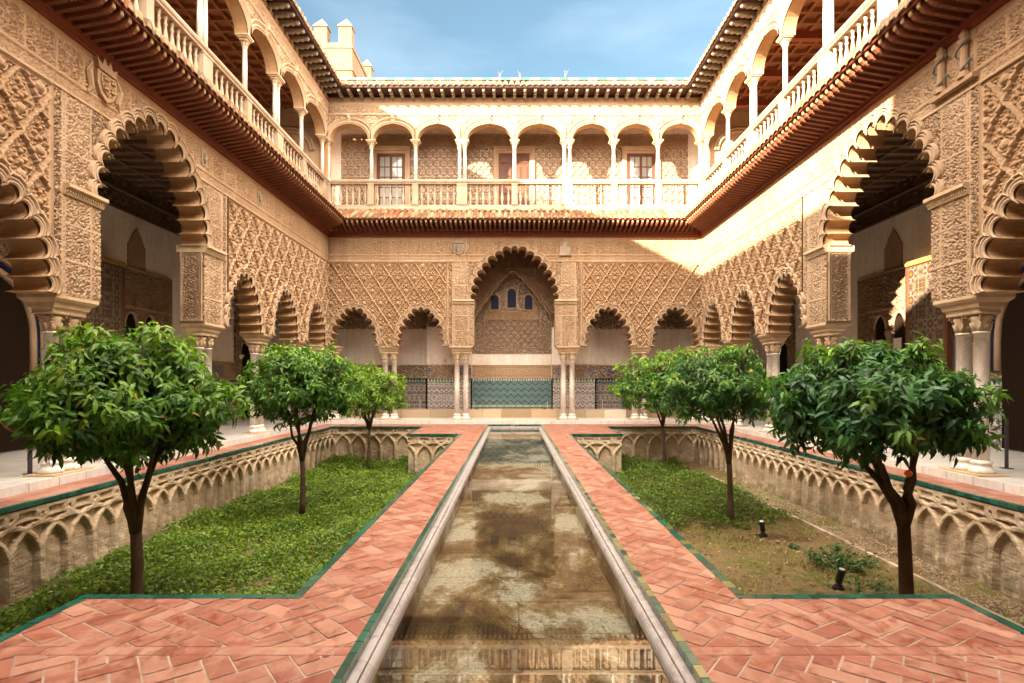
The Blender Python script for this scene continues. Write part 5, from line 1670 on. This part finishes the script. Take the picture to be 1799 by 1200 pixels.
def orange_tree(label, x, y, zb, fork, crown_c, rad, n_clu, leaf_len, pal, lean=0.0, seed=1, fruit=None, young=0.25, fork_r=0.075, sprigs=5):
    rg = np.random.default_rng(seed); pr_ = random.Random(seed)
    t = thing('orange_tree', label, 'orange tree', (x, y, zb))
    cc = np.array(crown_c) - np.array((x, y, zb))          # crown centre in local space
    rad = np.array(rad)
    fz = fork - zb
    tr = MB()
    p0 = [(0, 0, -0.06), (0.01, 0.0, 0.25*fz), (lean*0.5 + 0.015, 0.01, 0.6*fz), (lean, 0, fz)]
    tr.tube(p0, [fork_r*1.25, fork_r*1.0, fork_r*0.92, fork_r*0.86], 12)
    tr.lathe([(0.01, -0.03), (fork_r*0.86, 0.0), (fork_r*0.8, 0.05), (fork_r*0.5, 0.10), (0.01, 0.13)], 12, lean, 0, fz)
    limbs = []
    nl = 5
    for k in range(nl):
        a = 2*PI*k/nl + pr_.uniform(-0.3, 0.3) + seed
        ex = cc + rad*np.array((math.cos(a)*0.62, math.sin(a)*0.62, pr_.uniform(-0.25, 0.45)))
        st = np.array((lean + 0.25*fork_r*math.cos(a), 0.25*fork_r*math.sin(a), fz - 0.10))
        pts = []
        for q in range(7):
            s_ = q/6
            sh = np.array((s_**1.35, s_**1.35, s_**0.85)); p = st*(1 - sh) + ex*sh + 0.022*rg.standard_normal(3)*(0 < q < 6)
            pts.append(tuple(p))
        tr.tube(pts, [fork_r*0.66, fork_r*0.60, fork_r*0.50, fork_r*0.40, fork_r*0.30, 0.018, 0.010], 8)
        limbs.append(np.array(pts))
    # clusters on a lumpy dome
    cl = []; 
    while len(cl) < n_clu:
        d = rg.standard_normal(3); d /= np.linalg.norm(d)
        if d[2] < -0.55 and rg.random() < 0.7: continue
        lump = 1 + 0.09*math.sin(6.1*d[0] + seed) + 0.08*math.sin(7.3*d[1] + 2*seed) + 0.08*math.sin(8.5*d[2] + seed*1.3) + 0.09*math.sin(11*d[0] + 9*d[2] + 3*seed) + 0.06*math.sin(14*d[1] - 12*d[2] + seed)
        rr = (0.95 if rg.random() < 0.66 else 0.40 + 0.5*rg.random())*lump*(0.90 + 0.15*rg.random()) + (0.10*rg.random() if rg.random() < 0.10 else 0)
        r3 = rad*rr
        if d[2] < 0: r3 = r3*np.array((1, 1, 0.80))
        p = cc + d*r3
        cl.append((p, d, rr))
    # a few long shoots sticking out of the top and sides
    for k in range(sprigs):
        a = 2*PI*pr_.random(); 
        d = np.array((math.cos(a)*0.6, math.sin(a)*0.6, 1.0 if k % 3 else 0.15)); d /= np.linalg.norm(d)
        ns_ = 2 + k % 3
        for q in range(ns_):
            cl.append((cc + d*rad*(1.04 + 0.075*q), d, 1.2))
    for k in range(sprigs):          # hanging shoots under the crown
        a = 2*PI*pr_.random(); d = np.array((math.cos(a), math.sin(a), -0.55)); d /= np.linalg.norm(d)
        for q in range(2): cl.append((cc + d*rad*np.array((0.9, 0.9, 0.9 + 0.28*q)), d, 0.9))
    tips = []
    allpts = np.vstack(limbs)
    for i, (p, d, rr) in enumerate(cl):
        if i % 2 == 0 or rr > 1.15:
            j = np.argmin(((allpts - p)**2).sum(1) + 0.15*rg.random(len(allpts)))
            s0 = allpts[j]; mid = 0.5*(s0 + p) + 0.05*rg.standard_normal(3) - np.array((0, 0, 0.03))
            tr.tube([tuple(s0), tuple(mid), tuple(p + d*0.03)], [0.010, 0.007, 0.003], 4)
    tr.build('trunk', M['bark'], t, True)
    P = []; Dv = []; Nv = []; Ln = []; Cc = []
    for p, d, rr in cl:
        k = int(rg.integers(9, 16))
        ph0 = 2*PI*rg.random()
        up = np.array((0, 0, 1.0))
        shoot = rr > 1.15
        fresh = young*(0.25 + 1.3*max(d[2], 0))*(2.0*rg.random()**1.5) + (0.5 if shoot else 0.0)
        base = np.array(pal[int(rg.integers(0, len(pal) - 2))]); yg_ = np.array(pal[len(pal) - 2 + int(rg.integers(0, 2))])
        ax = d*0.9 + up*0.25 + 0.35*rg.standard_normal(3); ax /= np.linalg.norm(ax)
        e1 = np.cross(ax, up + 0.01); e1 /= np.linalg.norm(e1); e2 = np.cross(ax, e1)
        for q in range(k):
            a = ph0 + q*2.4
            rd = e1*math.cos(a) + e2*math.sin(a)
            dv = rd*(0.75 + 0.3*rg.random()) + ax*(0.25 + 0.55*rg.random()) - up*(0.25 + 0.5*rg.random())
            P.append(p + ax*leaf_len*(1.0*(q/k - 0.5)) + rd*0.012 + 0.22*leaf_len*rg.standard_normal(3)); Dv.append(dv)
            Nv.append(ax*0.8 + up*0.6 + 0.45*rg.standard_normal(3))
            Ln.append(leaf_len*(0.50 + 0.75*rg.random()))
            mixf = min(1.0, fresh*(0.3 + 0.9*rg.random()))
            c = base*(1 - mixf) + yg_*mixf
            if rg.random() < 0.006: c = np.array((0.30, 0.22, 0.03))
            Cc.append(c*(0.65 + 0.65*rg.random()))
    P = np.array(P); Dv = np.array(Dv); Nv = np.array(Nv); Ln = np.array(Ln); Cc = np.array(Cc)
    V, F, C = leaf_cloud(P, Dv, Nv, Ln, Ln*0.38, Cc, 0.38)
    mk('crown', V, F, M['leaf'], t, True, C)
    for fx, fy, fz_ in (fruit or []):
        m2 = MB(); m2.lathe([(0.002, -0.036), (0.022, -0.03), (0.035, -0.008), (0.036, 0.008), (0.024, 0.03), (0.002, 0.036)], 10)
        m2.build('orange', M['orange'], t, True, loc=tuple(np.array((fx, fy, fz_)) - np.array((x, y, zb))))
    return t

DARK = [(0.0459, 0.1323, 0.0162), (0.0648, 0.1755, 0.0216), (0.0351, 0.1053, 0.0189), (0.0878, 0.2093, 0.0243), (0.0702, 0.1688, 0.0297), (0.189, 0.3375, 0.027), (0.2565, 0.4185, 0.0378)]
COOL = [(0.0324, 0.1134, 0.0405), (0.0459, 0.1512, 0.054), (0.027, 0.0891, 0.0378), (0.0621, 0.1755, 0.0513), (0.0621, 0.162, 0.0594), (0.1553, 0.297, 0.0324), (0.2025, 0.351, 0.0405)]
LIME = [(0.1063, 0.2125, 0.02), (0.1375, 0.2625, 0.0225), (0.0813, 0.175, 0.02), (0.1625, 0.2875, 0.025), (0.125, 0.2375, 0.025), (0.2375, 0.375, 0.0312), (0.3, 0.425, 0.0375)]
orange_tree('orange tree nearest on the left, wide crown of big bright leaves on forked trunk', -4.72, 6.80, ZS, -0.12, (-4.76, 6.80, 1.34), (1.06, 1.04, 0.84), 1250, 0.118, DARK, 0.0, 1, None, 0.30, 0.072, 12)
orange_tree('middle orange tree of the left bed, dense mid green dome on a slim straight trunk', -4.70, 12.10, ZS, 0.0, (-4.74, 12.10, 1.50), (1.12, 1.08, 0.88), 1150, 0.110, DARK, 0.0, 2, None, 0.25, 0.058, 10)
orange_tree('yellow green orange tree farthest back on the left, small and light', -4.86, 18.2, ZS, 0.15, (-4.95, 18.2, 1.26), (1.22, 1.1, 0.95), 1000, 0.10, LIME, 0.03, 3, None, 0.4, 0.055, 4)
orange_tree('orange tree nearest on the right, broad blue green crown with one ripe orange under it', 4.60, 6.50, ZS, 0.05, (4.12, 6.50, 1.34), (1.00, 1.00, 0.68), 1150, 0.118, COOL, -0.03, 4, [(3.98, 5.60, 0.72)], 0.2, 0.078, 12)
orange_tree('middle orange tree of the right bed, green dome with a pale leafy top', 4.45, 11.40, ZS, 0.05, (4.12, 11.40, 1.48), (1.06, 1.04, 0.78), 1050, 0.110, [tuple(0.5*(a + b_) for a, b_ in zip(p, q)) for p, q in zip(DARK, COOL)], -0.02, 5, None, 0.25, 0.060, 5)
orange_tree('orange tree farthest back on the right, half behind the middle tree', 5.05, 18.6, ZS, 0.2, (4.85, 18.6, 1.42), (1.40, 1.15, 1.10), 1000, 0.105, [tuple(1.15*a for a in p) for p in DARK], -0.03, 6, None, 0.35, 0.055, 5)

# ------------------------------------------------------------------ ground cover
def ground_cover(name, label, sx, region, n, hmax, size, pal, seed, dome=None):
    rg = np.random.default_rng(seed)
    X = sx*(1.78 + (6.62 - 1.78)*rg.random(n)); Y = 1.6 + 18.5*rg.random(n)**0.8
    k = region(np.abs(X), Y, rg); X = X[k]; Y = Y[k]; n = len(X)
    hill = 0.5 + 0.28*np.sin(X*1.9 + 0.7*Y) + 0.22*np.sin(Y*2.3 - X*3.1) + 0.15*np.sin(7.1*X + 5.3*Y)
    Z = ZS + hmax*np.clip(hill, 0.1, 1.2)*(0.35 + 0.65*rg.random(n))
    th = 2*PI*rg.random(n)
    Dv = np.stack([np.cos(th), np.sin(th), 0.5*rg.standard_normal(n) + 0.15], -1)
    Nv = np.stack([0.5*rg.standard_normal(n), 0.5*rg.standard_normal(n), np.ones(n)], -1)
    Ln = size*(0.6 + 0.7*rg.random(n))
    pal = np.array(pal)
    C = pal[(hash1(np.floor(X*2.1 + 0.8*np.sin(Y)) + 7*np.floor(Y*1.9), 1)*0.35*len(pal) + 0.65*len(pal)*rg.random(n)).astype(int) % len(pal)]*(0.7 + 0.6*rg.random((n, 1)))
    V, F, C = leaf_cloud(np.stack([X, Y, Z], -1), Dv, Nv, Ln, Ln*0.62, C, 0.2, 2)
    return tag(mk(name, V, F, M['ivy'], None, False, C), label, 'ground cover', kind='stuff')
def reg_left(ax, y, rg):
    inside = ((ax < XN) & (y > YN0) & (y < YF0)) | ((ax >= XN) & (y > YN1) & (y < YF1))
    return inside
PERI = [(0.085, 0.165, 0.014), (0.12, 0.20, 0.016), (0.05, 0.11, 0.012), (0.16, 0.235, 0.02), (0.085, 0.16, 0.018), (0.22, 0.28, 0.03)]
ground_cover('ground_cover', 'dense green periwinkle carpeting the whole left bed', -1, reg_left, 170000, 0.30, 0.052, PERI, 21)
def reg_right(ax, y, rg):
    lim = 10.3 + 0.25*(ax - 1.7) + 0.3*np.sin(ax*4) + 0.2*np.sin(ax*9.3)
    edge = y - lim
    ok = edge > 0.5*rg.random(len(y))**2
    return reg_left(ax, y, rg) & ok & (ax < 5.85 - 0.15*rg.random(len(y)))
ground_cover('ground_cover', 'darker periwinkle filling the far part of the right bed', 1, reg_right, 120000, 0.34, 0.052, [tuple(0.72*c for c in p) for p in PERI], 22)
# dry grass over the bare near part of the right bed
n = 70000
rg = np.random.default_rng(33)
X = 1.8 + 4.1*rg.random(n); Y = 1.6 + 9.8*rg.random(n)
k = reg_left(X, Y, rg) & ((0.5 + 0.5*np.sin(X*2.3 + 1.1*Y) + 0.4*np.sin(Y*3.7 - X)) > rg.random(n)*0.9)
X, Y = X[k], Y[k]; n = len(X)
th = 2*PI*rg.random(n); ln = 0.03 + 0.05*rg.random(n)
dx, dy = np.cos(th)*ln*0.6, np.sin(th)*ln*0.6
b0 = np.stack([X - 0.005*np.sin(th), Y + 0.005*np.cos(th), np.full(n, ZS - 0.01)], -1); b1 = np.stack([X + 0.005*np.sin(th), Y - 0.005*np.cos(th), np.full(n, ZS - 0.01)], -1)
tp = np.stack([X + dx, Y + dy, ZS + ln*0.55], -1)
V = np.stack([b0, b1, tp], 1).reshape(-1, 3); F = np.arange(3*n).reshape(-1, 3)
pal = np.array([(0.20, 0.19, 0.04), (0.13, 0.165, 0.03), (0.30, 0.23, 0.11), (0.24, 0.17, 0.075)])
C = np.repeat(pal[rg.integers(0, 4, n)]*(0.7 + 0.6*rg.random((n, 1))), 3, 0)
tag(mk('grass', V, F, M['ivy'], None, False, C), 'thin dry grass over the bare soil of the right bed', 'grass', kind='stuff')

# fallen leaves and clods on the bare soil
rg = np.random.default_rng(55)
n = 1500
X = 1.85 + 4.0*rg.random(n); Y = 1.6 + 9.6*rg.random(n)
k = reg_left(X, Y, rg); X, Y = X[k], Y[k]; n = len(X)
th = 2*PI*rg.random(n)
Dv = np.stack([np.cos(th), np.sin(th), 0.25*rg.standard_normal(n)], -1)
Nv = np.stack([0.4*rg.standard_normal(n), 0.4*rg.standard_normal(n), np.ones(n)], -1)
Ln = 0.03 + 0.06*rg.random(n)
C = np.array([(0.20, 0.11, 0.04), (0.30, 0.20, 0.08), (0.12, 0.07, 0.03), (0.16, 0.17, 0.04), (0.36, 0.26, 0.13)])[rg.integers(0, 5, n)]*(0.7 + 0.6*rg.random((n, 1)))
V, F, C = leaf_cloud(np.stack([X, Y, np.full(n, ZS + 0.035)], -1), Dv, Nv, Ln, Ln*0.5, C, 0.3, 2)
tag(mk('leaf_litter', V, F, M['ivy'], None, False, C), 'dry fallen leaves scattered over the bare right bed', 'leaf litter', kind='stuff')

def low_plant(label, x, y, r, h, n, seed, ln=0.07):
    rg = np.random.default_rng(seed)
    t = thing('low_plant', label, 'plant', (x, y, ZS))
    k = max(5, n//14); st = MB(); P = []; Dv = []
    for i in range(k):
        a = 2*PI*rg.random(); q = r*math.sqrt(rg.random())
        tip = np.array((q*math.cos(a), q*math.sin(a), h*(0.4 + 0.6*rg.random())*(1 - 0.5*q/r)))
        st.tube([(0.25*tip[0], 0.25*tip[1], -0.02), tuple(tip*np.array((0.8, 0.8, 0.7))), tuple(tip)], [0.005, 0.004, 0.002], 4)
        for j in range(n//k):
            f = 0.35 + 0.65*rg.random()
            P.append(tip*np.array((0.2 + 0.8*f, 0.2 + 0.8*f, f)) + 0.012*rg.standard_normal(3)); b_ = 2*PI*rg.random()
            Dv.append((math.cos(b_), math.sin(b_), 0.3*rg.standard_normal()))
    P = np.array(P); Dv = np.array(Dv); m = len(P)
    C = np.array([(0.045, 0.11, 0.03), (0.065, 0.14, 0.035), (0.03, 0.08, 0.025), (0.10, 0.17, 0.06)])[rg.integers(0, 4, m)]*(0.7 + 0.6*rg.random((m, 1)))
    L_ = ln*(0.6 + 0.7*rg.random(m))
    V, F, C = leaf_cloud(P, Dv, np.tile((0, 0, 1.0), (m, 1)) + 0.5*rg.standard_normal((m, 3)), L_, L_*0.5, C, 0.25, 2)
    st.build('stems', M['bark'], t); mk('leaves', V, F, M['ivy'], t, True, C)
low_plant('leafy low shrub alone on the bare soil of the right bed', 5.15, 8.75, 0.62, 0.46, 620, 41)
low_plant('small sprig of leaves beside the far black spotlight', 4.9, 9.75, 0.16, 0.14, 40, 42)
low_plant('creeping plant at the foot of the near right trunk', 4.95, 6.55, 0.45, 0.16, 170, 43, 0.06)
low_plant('scattered weeds between the near spotlight and the lone shrub', 4.95, 7.75, 0.55, 0.12, 220, 44, 0.055)

# ------------------------------------------------------------------ garden spotlights and peg
def spotlight(label, x, y, tilt, k=1.0, back=False):
    t = thing('spotlight', label, 'spotlight', (x, y, ZS + 0.005), 0.0, 'garden spotlights in the right bed')
    m_ = MB(); m_.lathe([(0.075*k, 0), (0.08*k, 0.015*k), (0.075*k, 0.055*k), (0.05*k, 0.06*k), (0.055*k, 0.08*k), (0.02*k, 0.09*k)], 14); m_.build('base', M['black'], t, False)
    m_ = MB(); d = Vector((math.sin(tilt)*0.6, -math.sin(tilt) if not back else math.sin(tilt)*0.5, math.cos(tilt))).normalized()
    b0 = Vector((0, 0, 0.10*k))
    m_.tube([b0 - d*0.005, b0 + d*0.02*k, b0 + d*0.14*k, b0 + d*0.20*k, b0 + d*0.215*k], [0.025*k, 0.045*k, 0.047*k, 0.048*k, 0.047*k], 14); hd = m_.build('head', M['black'], t, True)
    m_ = MB(); q = b0 + d*0.217*k; m_.tube([q, q + d*0.004], [0.038*k, 0.038*k], 14); m_.build('lens', M['lens'], hd)
spotlight('near black garden spotlight tilted at the viewer, beside the near right trunk', 4.52, 7.72, 0.22, 1.0)
spotlight('far black garden spotlight leaning left at the edge of the ivy', 4.66, 10.35, -0.35, 1.0, True)
t = thing('garden_peg', 'short black peg in the soil by the stone kerb on the right', 'peg', (5.45, 5.95, ZS))
m_ = MB(); m_.lathe([(0.028, -0.03), (0.028, 0.13), (0.033, 0.132), (0.033, 0.15), (0.02, 0.155)], 12); m_.build('peg_shaft', M['black'], t, True)

# ------------------------------------------------------------------ barrier posts, ropes, wall lamps
def barrier_post(label, x, y, z, h, wd, mat, grp):
    t = thing('barrier_post', label, 'barrier post', (x, y, z), 0, grp)
    m_ = MB(); m_.box(-wd/2, wd/2, -0.006, 0.006, 0.008, h); m_.add([(-wd/2, -0.006, h + 0.001), (wd/2, -0.006, h + 0.001), (wd/2, 0.006, h + 0.001), (-wd/2, 0.006, h + 0.001), (0, -0.006, h + wd*0.4), (0, 0.006, h + wd*0.4)],
        [(0, 1, 4), (1, 2, 5, 4), (2, 3, 5), (3, 0, 4, 5)]); m_.build('post', mat, t)
    m_ = MB(); m_.lathe([(0.10 if wd > 0.03 else 0.05, 0), (0.10 if wd > 0.03 else 0.05, 0.008), (0.02, 0.010)], 16); m_.build('foot', mat, t)
barrier_post('flat dark steel barrier post beside the near left columns', -8.02, 9.06, ZF, 0.86, 0.075, M['steel'], None)
barrier_post('flat dark steel barrier post beside the near right columns', 8.62, 9.65, ZF, 0.86, 0.062, M['steel'], None)
yb3 = 23.28
barrier_post('thin pale post on the bench, at the left end of the rope', -1.72, yb3, 0.475, 0.33, 0.018, M['acrylic'], 'thin rope posts on the far bench')
barrier_post('thin pale post on the bench, at the right end of the rope', 1.40, yb3, 0.475, 0.33, 0.018, M['acrylic'], 'thin rope posts on the far bench')
barrier_post('thin pale post on the bench in front of the far left dado', -4.0, yb3, 0.475, 0.42, 0.018, M['acrylic'], 'thin rope posts on the far bench')
barrier_post('thin pale post on the bench in front of the far right dado', 3.72, yb3, 0.475, 0.42, 0.018, M['acrylic'], 'thin rope posts on the far bench')
t = thing('rope', 'brown barrier rope sagging in front of the green zigzag tiles', 'rope', (0, yb3 - 0.03, 0.53))
m_ = MB(); m_.tube([(-1.72 + 3.12*k/20, 0, -0.27*(1 - (2*k/20 - 1)**2) + 0.005) for k in range(21)], 0.018, 6); m_.build('cord', M['rope'], t, True)
t = thing('rope', 'red brown barrier rope crossing the marble walk at the left edge', 'rope', (-8.02, 9.06, 0.90))
m_ = MB(); m_.tube([(-2.6*k/12, 2.2*k/12, -0.16*(1 - (2*k/12 - 1)**2)) for k in range(13)], 0.016, 6); m_.build('cord', M['rope'], t, True)
barrier_post('thin post holding the red rope at the far left edge', -10.62, 11.26, ZF, 0.80, 0.02, M['acrylic'], None)

def wall_lamp(label, x, y, z, rot):
    t = thing('wall_lamp', label, 'wall lamp', (x, y, z), rot, 'white shell wall lamps in the galleries')
    vs = []; n = 14; rows = 6
    for i in range(rows):
        f = i/(rows - 1)
        for k in range(n):
            a = PI*k/(n - 1); rr = (0.05 + 0.15*f**0.6)*(1 + (0.06 if k % 2 else -0.03)*f)
            vs.append((rr*math.cos(a), -0.75*rr*math.sin(a), 0.20*f - 0.10))
    fs = [(i*n + k, i*n + k + 1, (i+1)*n + k + 1, (i+1)*n + k) for i in range(rows - 1) for k in range(n - 1)]
    m_ = MB(); m_.add(vs, fs); m_.build('bowl', M['shell'], t, True)
    m_ = MB(); m_.box(-0.20, 0.20, -0.012, -0.002, -0.11, 0.10); m_.build('back_plate', M['shell'], t)
wall_lamp('white shell lamp on the right gallery wall between the second and third column pairs', XB - 0.002, 21.2, 2.62, R(-90))
wall_lamp('white shell lamp on the right gallery wall near the carved pier', XB - 0.002, 18.1, 2.70, R(-90))
wall_lamp('white shell lamp on the left gallery wall above the carved band', -XB + 0.002, 22.0, 2.62, R(90))
wall_lamp('white shell lamp on the far wall block beside the left pair of big columns', -2.87, YB + 0.2 - 0.502, 2.55, 0)

# ------------------------------------------------------------------ tower and roof weeds
tw = thing('brick_tower', 'crenellated brick tower rising behind the far left roof', 'tower', (-10.03, 34.0, 0))
m_ = MB(); m_.box(-7.0, 0, 0, 5.0, -1.8, 20.9); m_.box(-7.0, 0, 0, 5.0, 21.02, 22.28); m_.build('tower_body', M['brick'], tw)
m_ = MB(); m_.box(-7.06, 0.06, -0.06, 5.06, 20.9, 21.02); m_.build('string_course', M['brick'], tw)
m_ = MB(); m_.box(-7.05, 0.05, -0.05, 5.05, 22.28, 22.38); m_.build('string_course', M['brick'], tw)
m_ = MB(); m_.box(-7.0, 0, 0, 0.5, 22.38, 22.62); m_.box(-0.5, 0, 0.5, 5.0, 22.38, 22.62); m_.box(-7.0, -6.5, 0.5, 5.0, 22.38, 22.62); m_.box(-6.5, -0.5, 4.5, 5.0, 22.38, 22.62); m_.build('parapet', M['brick'], tw)
for mx_, my_ in ((-0.44, 0.3), (-1.96, 0.3), (-3.55, 0.3), (-5.1, 0.3), (-0.3, 4.62), (-2.0, 4.7), (-3.6, 4.7)):
    m_ = MB(); a = 0.40 if my_ < 1 else 0.34; b_ = 0.30
    m_.box(mx_ - a, mx_ + a, my_ - b_, my_ + b_, 22.62, 23.62)
    o = m_.build('merlon', M['brick'], tw)
    m_ = MB()
    q = [(mx_ - a - 0.06, my_ - b_ - 0.06), (mx_ + a + 0.06, my_ - b_ - 0.06), (mx_ + a + 0.06, my_ + b_ + 0.06), (mx_ - a - 0.06, my_ + b_ + 0.06)]
    m_.add([(x, y, 23.62) for x, y in q] + [(x, y, 23.68) for x, y in q] + [(mx_, my_, 24.3)],
           [(3, 2, 1, 0), (0, 1, 5, 4), (1, 2, 6, 5), (2, 3, 7, 6), (3, 0, 4, 7), (4, 5, 8), (5, 6, 8), (6, 7, 8), (7, 4, 8)])
    m_.build('merlon_cap', M['brick'], o)
for i, (wx_, lb) in enumerate(((-0.65, 'thin dry weed on the far roof ridge, left of centre'), (0.25, 'thin dry weed on the far roof ridge above the middle arch'), (2.2, 'thin dry weed on the far roof ridge, right of centre'))):
    t = thing('roof_weed', lb, 'weed', (wx_, D + 2.2, 14.78), 0, 'dry weeds on the far roof')
    m_ = MB(); wr = random.Random(i)
    for k in range(9):
        a = wr.uniform(-0.5, 0.5); h = wr.uniform(0.12, 0.42)
        m_.tube([(0, 0, 0), (0.3*a*h, wr.uniform(-0.1, 0.1), 0.6*h), (a*h, wr.uniform(-0.1, 0.1), h)], [0.004, 0.003, 0.0015], 4)
    m_.build('stems', M['bracket'], t)
